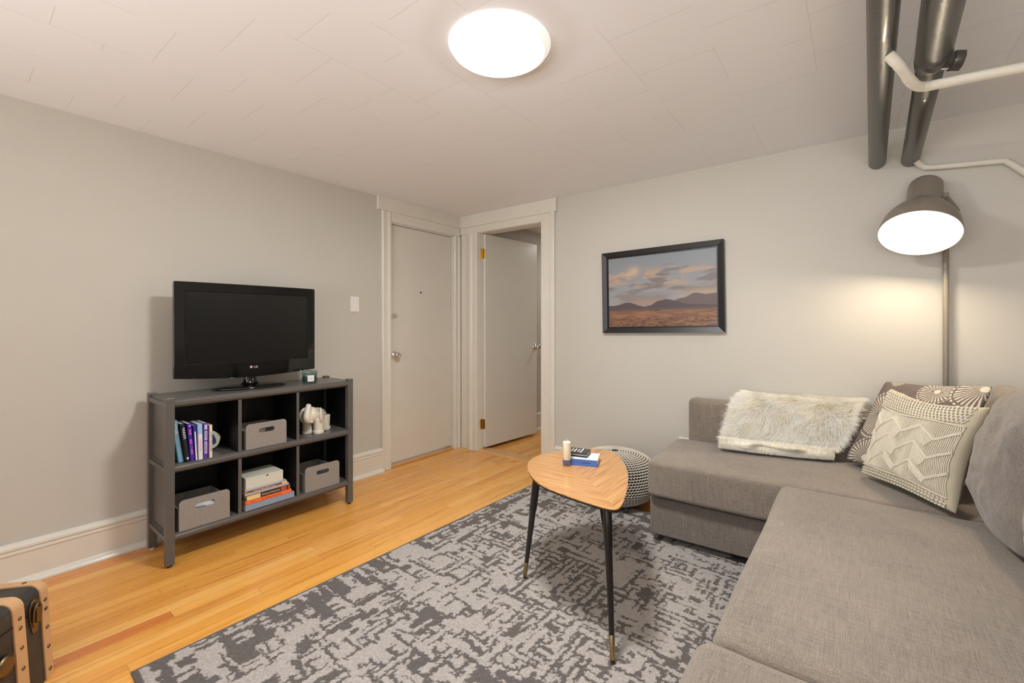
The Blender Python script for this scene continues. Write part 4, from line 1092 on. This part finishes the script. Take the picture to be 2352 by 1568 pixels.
# ------------------------------------------------------------------ sheepskin
def sheepskin():
    # drape profile (dy from back, z), param t 0..1: behind top -> over -> down -> seat
    prof = [(-0.035, 0.690), (-0.060, 0.738), (-0.110, 0.745), (-0.150, 0.728), (-0.178, 0.66), (-0.190, 0.56), (-0.205, 0.50), (-0.250, 0.484), (-0.300, 0.486), (-0.335, 0.488)]
    PP = catmull([(0, a, b) for a, b in prof], 6); n_ = len(PP)
    def xl(t): return np.interp(t, [0, .25, .4, .6, .8, 1], [2.53, 2.50, 2.455, 2.41, 2.42, 2.46])
    def xr(t): return np.interp(t, [0, .25, .45, .6, .8, 1], [3.02, 3.03, 3.00, 2.94, 2.85, 2.77])
    nt, ns = 60, 90
    G_ = np.zeros((nt, ns, 3)); Nn = np.zeros((nt, ns, 3))
    for i in range(nt):
        t = i/(nt-1); f = t*(n_-1); k = min(int(f), n_-2); fr = f-k
        y = PP[k].y*(1-fr)+PP[k+1].y*fr; z = PP[k].z*(1-fr)+PP[k+1].z*fr
        d = (PP[k+1]-PP[k]).normalized(); nrm = Vector((0, d.z, -d.y))
        if nrm.z < 0 and abs(nrm.z) > 0.3: nrm = -nrm
        if nrm.y > 0.3: nrm = -nrm
        for j in range(ns):
            s = j/(ns-1); x = xl(t)*(1-s)+xr(t)*s
            yy = y+(x-2.14)*0.0454*0.8-0.008 # follow the slightly turned sofa
            zz = z+0.012*noise.noise(Vector((x*6, t*4, 0)))+0.012*(x-2.5)
            G_[i, j] = (x, yy, zz); Nn[i, j] = nrm
    root = thing('sheepskin_throw', 'fluffy cream sheepskin draped over the low sofa back onto the seat', 'sheepskin')
    def rest(A):   # keep every point outside the sofa it lies on
        A = A.reshape(-1, 3); x, y, z = A[:, 0], A[:, 1], A[:, 2]
        yb = -0.171+(x-2.14)*0.0454
        m = (y > yb-0.004) & (y < yb+0.096) & (z < 0.722); hi = m & (z > 0.69); lo = m & ~hi
        z[hi] = 0.722; y[lo] = yb[lo]-0.004
        m2 = (y < yb-0.003) & (z < 0.478); z[m2] = 0.478
        return A
    V = G_.reshape(-1, 3); N_ = Nn.reshape(-1, 3)
    bot = rest((V-N_*0.006).copy()); top = rest((V+N_*0.004).copy())
    F = np.concatenate([grid_faces(nt, ns), grid_faces(nt, ns, nt*ns)[:, ::-1]])
    me = np_mesh('hide', np.concatenate([top, bot]), F); me.materials.append(simple('hide_cream', L(236, 230, 212), 0.9)); o = bpy.data.objects.new('hide', me); COL.objects.link(o); o.parent = root
    rs = np.random.RandomState(5); Vs = []; Fs = []
    NH = 80000; K = 4
    ti = rs.rand(NH); sj = rs.rand(NH)
    # extra at border
    e = rs.rand(NH) < 0.12; sj = np.where(e, np.where(rs.rand(NH) < 0.5, rs.rand(NH)*0.03, 1-rs.rand(NH)*0.03), sj)
    e2 = rs.rand(NH) < 0.10; ti = np.where(e2, 1-rs.rand(NH)*0.04, ti)
    i = ti*(nt-1); j = sj*(ns-1); a = np.minimum(i, nt-2).astype(int); b = np.minimum(j, ns-2).astype(int)
    p = G_[a, b]+(G_[a+1, b]-G_[a, b])*(i-a)[:, None]+(G_[a, b+1]-G_[a, b])*(j-b)[:, None]; nr = Nn[a, b]
    tx = G_[a+1, b]-G_[a, b]; tx = tx/(np.linalg.norm(tx, axis=1)[:, None]+1e-9)
    c1 = (fbm(p[:, 0]*16, p[:, 2]*16+p[:, 1]*16, 61, 3)-0.5)*2; c2 = (fbm(p[:, 0]*16+7, p[:, 2]*16+p[:, 1]*16, 65, 3)-0.5)*2
    side = (sj-0.5)*2
    dx = np.zeros((NH, 3)); dx[:, 0] = side*0.9*np.abs(side)**3+c1*0.8+rs.randn(NH)*0.25
    dx += tx*(0.45+c2*0.55+np.where(ti > 0.90, 1.0, 0)+rs.randn(NH)*0.2)[:, None]
    ln = (0.034+0.020*rs.rand(NH))[:, None]
    tip = nr*0.75*ln+dx*ln*0.75
    wv = np.cross(tip, np.array([0.3, -0.8, 0.5])[None]); wv = wv/(np.linalg.norm(wv, axis=1)[:, None]+1e-9)*0.0010
    out = np.zeros((NH, K, 2, 3))
    for q in range(K):
        w = q/(K-1); pos = p+nr*0.002+tip*w+nr*ln*0.25*w*(1-w)*2-np.array([0, 0, 1])[None]*ln*0.12*w*w
        ww = wv*(1-0.85*w); out[:, q, 0] = pos-ww; out[:, q, 1] = pos+ww
    # short fleece on the rolled front edge
    RP = catmull([(2.405, -0.352, 0.502), (2.48, -0.350, 0.506), (2.62, -0.330, 0.505), (2.76, -0.295, 0.504), (2.86, -0.262, 0.502), (2.93, -0.235, 0.500)], 8)
    rr_ = [0.016+0.010*math.sin(PI*min(1, (q+2)/(len(RP)+2))) for q in range(len(RP))]
    bmr = NB(); tube(bmr, RP, rr_, 20); obj('rolled_edge', bmr, simple('fleece_edge', L(246, 240, 226), 0.9), root, smooth=True)
    N2 = 16000; kk = rs.rand(N2)*(len(RP)-1); k0 = np.minimum(kk.astype(int), len(RP)-2); RA = np.array([tuple(p_) for p_ in RP]); rA = np.array(rr_)
    cen = RA[k0]+(RA[k0+1]-RA[k0])*(kk-k0)[:, None]; an = rs.rand(N2)*2*PI
    nr2 = np.stack([0*an, np.cos(an), np.sin(an)], -1); p2 = cen+nr2*rA[k0][:, None]*0.97
    l2 = (0.009+0.006*rs.rand(N2))[:, None]; d2_ = nr2+rs.randn(N2, 3)*0.35
    o2 = np.zeros((N2, K, 2, 3)); wv2 = np.cross(d2_, np.array([0.3, -0.8, 0.5])[None]); wv2 = wv2/(np.linalg.norm(wv2, axis=1)[:, None]+1e-9)*0.0009
    for q in range(K):
        w = q/(K-1); ps = p2+d2_*l2*w; ps[:, 2] = np.maximum(ps[:, 2], 0.478); o2[:, q, 0] = ps-wv2*(1-0.8*w); o2[:, q, 1] = ps+wv2*(1-0.8*w)
    out = np.concatenate([out, o2]); NH += N2
    V = rest(out.copy()); base = (np.arange(NH)*K*2)[:, None]
    F = np.concatenate([base+np.array([[2*q, 2*q+1, 2*q+3, 2*q+2]]) for q in range(K-1)])
    n = NT('wool'); v = n.coord('Object')
    cw = n.ramp(n.noise(v, 14, 3), [(0.3, L(250, 246, 234)), (0.7, L(254, 253, 249))])
    df = n.n('ShaderNodeBsdfDiffuse', ins={0: cw}); tl = n.n('ShaderNodeBsdfTranslucent', ins={0: cw})
    mx = n.n('ShaderNodeMixShader', ins={0: 0.38, 1: df.outputs[0], 2: tl.outputs[0]}); n.t.links.new(mx.outputs[0], n.out.inputs[0])
    me = np_mesh('wool', V, F); me.materials.append(n.m); o = bpy.data.objects.new('wool', me); COL.objects.link(o); o.parent = root; o['kind'] = 'stuff'
sheepskin()

# ================================================================== COFFEE TABLE
ctr = Vector((2.06, -1.30, 0))
OUT = [(1.735, -1.225), (1.760, -1.115), (1.835, -0.985), (1.925, -0.915), (1.998, -0.915), (2.075, -0.975), (2.165, -1.105), (2.250, -1.280), (2.310, -1.450), (2.335, -1.555), (2.318, -1.590), (2.255, -1.594), (2.120, -1.580), (1.980, -1.545), (1.850, -1.450), (1.762, -1.335)]
outl = [(p.x-ctr.x, p.y-ctr.y) for p in catmull([(a, b, 0) for a, b in OUT], 6, True)]
TB = thing('coffee_table', 'leaf shaped wooden coffee table with three black legs', 'coffee table', (ctr.x, ctr.y, 0.0162))
TZ = 0.510-0.0162
n = NT('herringbone_veneer'); v = n.coord('Object')
sp = n.n('ShaderNodeSeparateXYZ', ins={0: v})
# seam from (1.96,-1.247) to (2.265,-1.517) world -> table local
ax_ = Vector((2.265-1.96, -1.517+1.247, 0)).normalized(); sx0 = 1.96-ctr.x; sy0 = -1.247-ctr.y
px_ = n.math('SUBTRACT', sp.outputs[0], sx0); py_ = n.math('SUBTRACT', sp.outputs[1], sy0)
al = n.math('ADD', n.math('MULTIPLY', px_, ax_.x), n.math('MULTIPLY', py_, ax_.y))
ac = n.math('ADD', n.math('MULTIPLY', px_, -ax_.y), n.math('MULTIPLY', py_, ax_.x))
aabs = n.math('ABSOLUTE', ac)
side = n.math('GREATER_THAN', ac, 0.0)
cc = n.math('ADD', al, n.math('MULTIPLY', aabs, 0.90))       # constant along a grain line
dd = n.math('SUBTRACT', aabs, n.math('MULTIPLY', al, 0.2))
vec = n.n('ShaderNodeCombineXYZ', ins={0: n.math('MULTIPLY', cc, 105.0), 1: n.math('MULTIPLY', dd, 5.0), 2: n.math('MULTIPLY', side, 7.3)}).outputs[0]
g = n.n('ShaderNodeTexNoise', ins={'Vector': vec, 'Scale': 1.0, 'Detail': 3.0, 'Roughness': 0.6}).outputs[0]
g2 = n.n('ShaderNodeTexNoise', ins={'Vector': n.n('ShaderNodeVectorMath', operation='MULTIPLY', ins={0: vec, 1: (3.2, 1.6, 1)}).outputs[0], 'Scale': 1.0, 'Detail': 2.0}).outputs[0]
c0 = n.ramp(g, [(0.30, L(150, 102, 56)), (0.46, L(186, 136, 82)), (0.60, L(198, 151, 97)), (0.78, L(214, 172, 120))])
n.set(Base_Color=n.mix(n.math('MULTIPLY', n.math('GREATER_THAN', g2, 0.62), 0.30), c0, L(146, 90, 46)), Roughness=0.26, Coat_Weight=0.3, Coat_Roughness=0.1)
def shapeloop(bm, specs):
    rings = []
    for sc_, z in specs:
        nrm = []
        m_ = len(outl); rg = []
        for i, (x, y) in enumerate(outl):
            a = Vector(outl[i-1]); b = Vector(outl[(i+1) % m_]); tg = (b-a).normalized(); nn = Vector((tg.y, -tg.x))
            if nn.dot(Vector((x, y))) < 0: nn = -nn
            q = Vector((x, y))-nn*sc_; rg.append(bm.verts.new((q.x, q.y, z)))
        rings.append(rg)
    for a, b in zip(rings[:-1], rings[1:]):
        for i in range(len(a)): bm.faces.new([a[i], a[(i+1) % len(a)], b[(i+1) % len(a)], b[i]])
    bm.faces.new(rings[0]); bm.faces.new(rings[-1])
bm = NB(); shapeloop(bm, [(0.0015, TZ), (0.0, TZ-0.0015), (0.0008, TZ-0.005)]); obj('table_top', bm, n.m, TB)
M_DKW = simple('dark_stained_wood', L(38, 26, 22), 0.28, var=0.1)
bm = NB(); shapeloop(bm, [(0.001, TZ-0.0052), (0.002, TZ-0.012), (0.020, TZ-0.020), (0.024, TZ-0.021)]); obj('underside', bm, M_DKW, TB)
for (tx_, ty_), (fx_, fy_) in (((1.895, -1.455), (1.814, -1.435)), ((2.262, -1.510), (2.358, -1.666)), ((1.965, -1.03), (1.945, -0.865))):
    a = Vector((tx_-ctr.x, ty_-ctr.y, TZ-0.021)); b = Vector((fx_-ctr.x, fy_-ctr.y, 0.0))
    f = lambda s: a+(b-a)*s
    bm = NB(); tube(bm, [f(0), f(0.02), f(0.30), f(0.305), f(0.845)], [0.0175, 0.0175, 0.0165, 0.0145, 0.0095], 24); lg = obj('leg', bm, M_DKW if False else simple('black_lacquer_leg', (0.012, 0.010, 0.010, 1), 0.3, var=0.0), TB, smooth=True, bevel=0.0005, angle=60)
    bm = NB(); tube(bm, [f(0.842), f(0.985)], [0.0110, 0.0088], 24); ob = obj('ferrule', bm, M_BRASS2, lg, smooth=True, bevel=0.0006, angle=60)
    bm = NB(); tube(bm, [f(0.985), f(1.0)], [0.0075, 0.0075], 16); obj('foot_pad', bm, M_BLACK, lg)

# glass candle on the table
TT = 0.5102
t = thing('votive_candle', 'tall clear glass with a cream candle on the coffee table', 'candle', (1.935, -1.262, TT))
Gc = glass('clear_glass')
bm = NB(); lathe(bm, [(0, 0), (0.0185, 0), (0.0205, 0.003), (0.0215, 0.096), (0.0218, 0.120), (0.0204, 0.120), (0.0198, 0.096), (0.0190, 0.008), (0, 0.008)], 40); obj('glass_tumbler', bm, Gc, t, smooth=True, bevel=0.0006, angle=50)
bm = NB(); lathe(bm, [(0, 0.030), (0.0188, 0.030), (0.0192, 0.112), (0.016, 0.1135), (0, 0.1125)], 40); obj('wax', bm, simple('cream_wax', L(238, 232, 208), 0.45, var=0.01), t, smooth=True, bevel=0.0008, angle=50)
bm = NB(); tube(bm, [(0, 0, 0.1125), (0.001, 0, 0.118)], 0.0007, 6); obj('wick', bm, M_BLACK, t)
# blue boxed book
t = thing('book', 'thick blue book titled London lying on the coffee table', 'book', (1.965, -1.172, TT), math.radians(20.5))
bw, bd, bh = 0.165, 0.115, 0.032
bm = NB(); bx(bm, -bw/2, bw/2, -bd/2, bd/2, 0, 0.0015); bx(bm, -bw/2, bw/2, -bd/2, -bd/2+0.0015, 0.0015, bh-0.0015); obj('cover', bm, K_B2, t, bevel=0.0006)
bm = NB(); bx(bm, -bw/2, bw/2, -bd/2, bd/2, bh-0.0014, bh); obj('front_cover', bm, simple('white_card', (0.74, 0.75, 0.78, 1), 0.5, var=0.0), t, bevel=0.0004)
bm = NB(); bx(bm, -bw/2+0.002, bw/2-0.002, -bd/2+0.0016, bd/2-0.002, 0.0016, bh-0.0015); obj('page_block', bm, M_PAGES, t)
text('spine_title', 'London', 0.013, K_DK, t, basis((1, 0, 0), (0, 0, 1), (0, -1, 0), (0.030, -bd/2-0.0003, bh*0.5)), extrude=0.0002)
glyphs('spine_subtitle', 13, 0.006, C('print_dim_blue', (60, 85, 140)), t, basis((1, 0, 0), (0, 0, 1), (0, -1, 0), (-0.022, -bd/2-0.0001, bh*0.5)), (6,), 12)
# black box with white bars
t = thing('card_box', 'small black box with white stripes on top of the blue book', 'box', (1.945, -1.168, TT+bh+0.0004), math.radians(14))
bm = NB(); bx(bm, -0.052, 0.052, -0.040, 0.040, 0, 0.009); obj('base', bm, M_BLACK, t, bevel=0.001)
bm = NB(); bx(bm, -0.0525, 0.0525, -0.0405, 0.0405, 0.0115, 0.021); obj('lid', bm, simple('black_card', L(56, 52, 52), 0.4, var=0.0), t, bevel=0.001)
bm = NB(); bx(bm, -0.0515, 0.0515, -0.0395, 0.0395, 0.009, 0.0115); obj('white_band', bm, K_WH, t)
bm = NB()
for x, y0, y1, w in ((-0.028, -0.022, 0.022, 0.004), (-0.013, -0.030, 0.024, 0.006), (0.003, -0.020, 0.020, 0.005), (0.018, -0.034, 0.036, 0.006)): bx(bm, x-w/2, x+w/2, y0, y1, 0.0211, 0.0215)
obj('printed_bars', bm, K_WH, t)

# ================================================================== POUF
def pouf():
    root = thing('knitted_pouf', 'round chunky knitted pouf in off white and black behind the coffee table', 'pouf', (1.750, -0.325, 0.0140))
    Rr, Hh = 0.272, 0.325
    def prof(t):  # t 0 bottom centre .. 1 top centre
        a = -PI/2+PI*t; n_ = 2.6
        c_, s_ = math.cos(a), math.sin(a)
        r = Rr*abs(c_)**(2/n_); z = Hh/2+Hh/2*math.copysign(abs(s_)**(2/n_), s_)
        return r, z
    bm = NB(); lathe(bm, [prof(k/40) for k in range(41)], 64); 
    for v in bm.verts: v.co.xy *= 0.985
    obj('inner_cover', bm, simple('black_yarn', L(24, 22, 22), 0.95), root, smooth=True)
    VV = []; FF = []
    ts = []; tt = 0.02
    # equal arc-length rows
    N = 400; arc = [0]; pr_ = [prof(k/N) for k in range(N+1)]
    for k in range(N): arc.append(arc[-1]+math.hypot(pr_[k+1][0]-pr_[k][0], pr_[k+1][1]-pr_[k][1]))
    tot = arc[-1]; rowh = 0.0165; rows = int(tot/rowh)
    sph = []
    for a in range(5):
        la = -PI/2+PI*a/4
        for b in range(7): lo = 2*PI*b/7; sph.append((math.cos(la)*math.cos(lo), math.cos(la)*math.sin(lo), math.sin(la)))
    for rrow in range(6, rows):
        s = rrow*rowh; t = np.interp(s, arc, np.arange(N+1)/N); r, z = prof(t); r2, z2 = prof(min(1, t+0.01))
        if r < 0.02: continue
        tg = Vector((r2-r, 0, z2-z)).normalized(); nrm = Vector((tg.z, 0, -tg.x)); 
        cnt = max(6, int(2*PI*r/0.0200))
        for k in range(cnt):
            a = 2*PI*(k+0.5*(rrow % 2))/cnt; Rz = Matrix.Rotation(a, 3, 'Z')
            p = Rz @ Vector((r, 0, z)); T = Rz @ tg; Nn_ = Rz @ nrm; S_ = T.cross(Nn_)
            for sg in (-1, 1):
                ang = sg*0.55; D = (T*math.cos(ang)+S_*math.sin(ang)); E_ = Nn_.cross(D)
                cpos = p+S_*sg*0.0042
                base = len(VV)
                for q in sph: VV.append(tuple(cpos+D*q[0]*0.0084+E_*q[1]*0.0033+Nn_*q[2]*0.0050))
                for i in range(4):
                    for j in range(7): FF.append((base+i*7+j, base+i*7+(j+1) % 7, base+(i+1)*7+(j+1) % 7, base+(i+1)*7+j))
    me = np_mesh('knit_stitches', VV, FF); me.materials.append(simple('off_white_yarn', L(214, 206, 192), 0.95, var=0.04)); o = bpy.data.objects.new('knit_stitches', me); COL.objects.link(o); o.parent = root
pouf()

# ================================================================== FLOOR LAMP
FL = thing('floor_lamp', 'tall dark grey floor lamp with a lit bell shade behind the sofa', 'floor lamp', (3.372, -0.045, 0))
def flp(o): o.location = (-3.372, 0.045, 0); return o
M_LG = simple('dark_grey_lacquer', L(130, 122, 108), 0.35, var=0.02)
bm = NB(); lathe(bm, [(0, 0.0), (0.125, 0.0), (0.130, 0.006), (0.128, 0.020), (0.02, 0.026), (0, 0.026)], 48, Matrix.Translation((3.372, -0.185, 0.0006))); flp(obj('base', bm, M_LG, FL, smooth=True, bevel=0.001))
bm = NB(); tube(bm, [(3.372, -0.045, 0.02), (3.372, -0.045, 1.80)], 0.0118, 20); flp(obj('pole', bm, M_LG, FL, smooth=True, bevel=0.0005, angle=60))
ca = Vector((3.254, -0.266, 1.606)); ax3 = Vector((0.16, 0.681, 1.0)).normalized()
e3 = ax3.cross(Vector((1, 0, 0))).normalized(); Ms = basis(e3.cross(ax3).normalized(), e3, ax3, ca)
outer = [(0.150, 0.0), (0.149, 0.030), (0.143, 0.062), (0.131, 0.095), (0.113, 0.127), (0.092, 0.152), (0.076, 0.170), (0.069, 0.185), (0.0665, 0.20), (0.0665, 0.300), (0.064, 0.322), (0.054, 0.338), (0.036, 0.346), (0, 0.348)]
inner = [(0, 0.330), (0.050, 0.328), (0.060, 0.300), (0.062, 0.20), (0.072, 0.168), (0.090, 0.148), (0.109, 0.124), (0.127, 0.093), (0.139, 0.061), (0.145, 0.030), (0.1465, 0.0), (0.150, 0.0)]
bm = NB(); lathe(bm, outer, 64, Ms, close=False); shd = flp(obj('lamp_shade', bm, M_LG, FL, smooth=True))
bm = NB(); lathe(bm, inner, 64, Ms, close=False); q_ = obj('shade_lining', bm, simple('white_enamel', (0.88, 0.86, 0.80, 1), 0.5, var=0.0), shd, smooth=True)
bm = NB(); ball(bm, Ms @ Vector((0, 0, 0.042)), 0.045, 32, 20); bb = obj('bulb', bm, emis('warm_bulb', (1.0, 0.83, 0.62, 1), BULB_E), FL, smooth=True); flp(bb)
bm = NB(); tube(bm, [Ms @ Vector((0, 0, 0.084)), Ms @ Vector((0, 0, 0.30))], 0.020, 20); flp(obj('bulb_socket', bm, M_WHITE, FL, smooth=True))
# bracket arm from the pole to the neck
pv = Ms @ Vector((0.0, 0, 0.245)); side = (Ms.to_3x3() @ Vector((1, 0, 0))).normalized()
if side.x < 0: side = -side
pA = pv+side*0.075; 
bm = NB(); tube(bm, [pv+side*0.060, pv+side*0.086], 0.013, 10); flp(obj('pivot_knob', bm, M_LG, FL, bevel=0.001))
bm = NB(); tube(bm, [pA+side*0.004, pA+Vector((0.045, 0.01, -0.075)), Vector((3.372, -0.056, 1.62))], 0.006, 8); flp(obj('bracket', bm, M_LG, FL))

# ================================================================== TRUNK
TR = thing('storage_trunk', 'black leather look trunk with tan riveted straps at the lower left', 'trunk', (0.867, -2.862, 0))
ang = math.radians(50.8)
away = Vector((-math.sin(ang), math.cos(ang), 0)); nrmf = Vector((math.cos(ang), math.sin(ang), 0))
# local: x = length (toward camera from far end), y = depth (into trunk), z up
TR.matrix_world = basis(-away, -nrmf, Vector((0, 0, 1)), (0.862, -2.866, 0.0)) if (-away).cross(-nrmf).z > 0 else basis(-away, -nrmf, Vector((0, 0, 1)), (0.862, -2.866, 0.0))
TL, TD, TH = 0.62, 0.36, 0.318
M_LEA = NT('black_leather'); _v = M_LEA.coord('Object')
M_LEA.set(Base_Color=M_LEA.ramp(M_LEA.noise(_v, 9, 5, 0.65), [(0.35, L(38, 36, 34)), (0.6, L(56, 54, 51)), (0.8, L(84, 82, 76))]), Roughness=0.42)
M_LEA.bump(M_LEA.noise(_v, 120, 3), 0.15, 0.002); M_LEA = M_LEA.m
M_TAN = simple('tan_leather', L(198, 156, 112), 0.55, var=0.12, bump=0.15)
M_ANT = simple('antique_brass', (0.22, 0.16, 0.09, 1), 0.4, 1.0, var=0.3)
def tprof(off=0.0, rr=0.030, zt=TH):
    # y,z outline, front at y=0 (bottom flared), top corners rounded
    pts = [(-0.018-off, 0.0)]
    pts += [(rr-(rr+off)*math.cos(a), zt-rr+(rr+off)*math.sin(a)) for a in np.linspace(0, PI/2, 8)]
    pts += [(TD-rr+(rr+off)*math.sin(a), zt-rr+(rr+off)*math.cos(a)) for a in np.linspace(0, PI/2, 8)]
    pts += [(TD+0.01+off, 0.0)]
    return pts
bm = NB(); prism(bm, tprof(), 'x', 0.006, TL-0.006); obj('body', bm, M_LEA, TR)
def strap(x0, x1, name='strap'):
    P = tprof(0.005); Q = tprof(-0.001)
    bm = NB(); A = [[bm.verts.new((x, p[0], p[1])) for p in PP_] for PP_ in (P, Q) for x in (x0, x1)]
    # A[0]=P@x0 A[1]=P@x1 A[2]=Q@x0 A[3]=Q@x1
    for i in range(len(P)-1):
        bm.faces.new([A[0][i], A[1][i], A[1][i+1], A[0][i+1]]); bm.faces.new([A[2][i], A[3][i], A[3][i+1], A[2][i+1]])
        bm.faces.new([A[0][i], A[0][i+1], A[2][i+1], A[2][i]]); bm.faces.new([A[1][i], A[1][i+1], A[3][i+1], A[3][i]])
    s_ = obj(name, bm, M_TAN, TR, bevel=0.001)
    xc = (x0+x1)/2
    for z in (0.03, 0.105, 0.17, 0.232, 0.262):
        f_ = z/(TH-0.03); y = -0.018*(1-f_)-0.005; bm = NB(); ball(bm, (xc, y-0.0005, z), (0.006, 0.004, 0.006), 12, 8); obj('rivet', bm, M_ANT, s_, smooth=True)
    for y in (0.05, 0.16): bm = NB(); ball(bm, (xc, y, TH+0.0052), (0.006, 0.006, 0.003), 12, 8); obj('rivet', bm, M_ANT, s_, smooth=True)
strap(0.0, 0.030, 'end_trim'); strap(0.094, 0.134); strap(0.486, 0.526); strap(TL-0.03, TL, 'end_trim')
bm = NB(); bx(bm, 0.008, TL-0.008, -0.0055, -0.0025, 0.2465, 0.2480); obj('lid_seam', bm, M_BLACK, TR)
def latch(xc):
    bm = NB()
    prism(bm, [(xc-0.022, 0.262), (xc-0.014, 0.280), (xc, 0.288), (xc+0.014, 0.280), (xc+0.022, 0.262), (xc+0.022, 0.235), (xc+0.012, 0.190), (xc+0.008, 0.180), (xc-0.008, 0.180), (xc-0.012, 0.190), (xc-0.022, 0.235)], 'y', -0.010, -0.003)
    l_ = obj('latch', bm, M_ANT, TR, bevel=0.001)
    bm = NB(); bx(bm, xc-0.009, xc+0.009, -0.022, -0.010, 0.215, 0.266); obj('latch_hasp', bm, M_ANT, l_, bevel=0.004, seg=3)
    bm = NB(); tube(bm, catmull([(xc-0.013, -0.014, 0.205), (xc-0.014, -0.016, 0.255), (xc, -0.017, 0.274), (xc+0.014, -0.016, 0.255), (xc+0.013, -0.014, 0.205)], 5), 0.0028, 8); obj('latch_bail', bm, M_ANT, l_, smooth=True)
latch(0.058); latch(0.562)
bm = NB(); lathe(bm, [(0, 0), (0.03, 0), (0.032, 0.004), (0.02, 0.008), (0, 0.008)], 32, basis((1, 0, 0), (0, 0, 1), (0, -1, 0), (0.172, -0.011, 0.155))); obj('lock_plate', bm, M_ANT, TR, smooth=True)
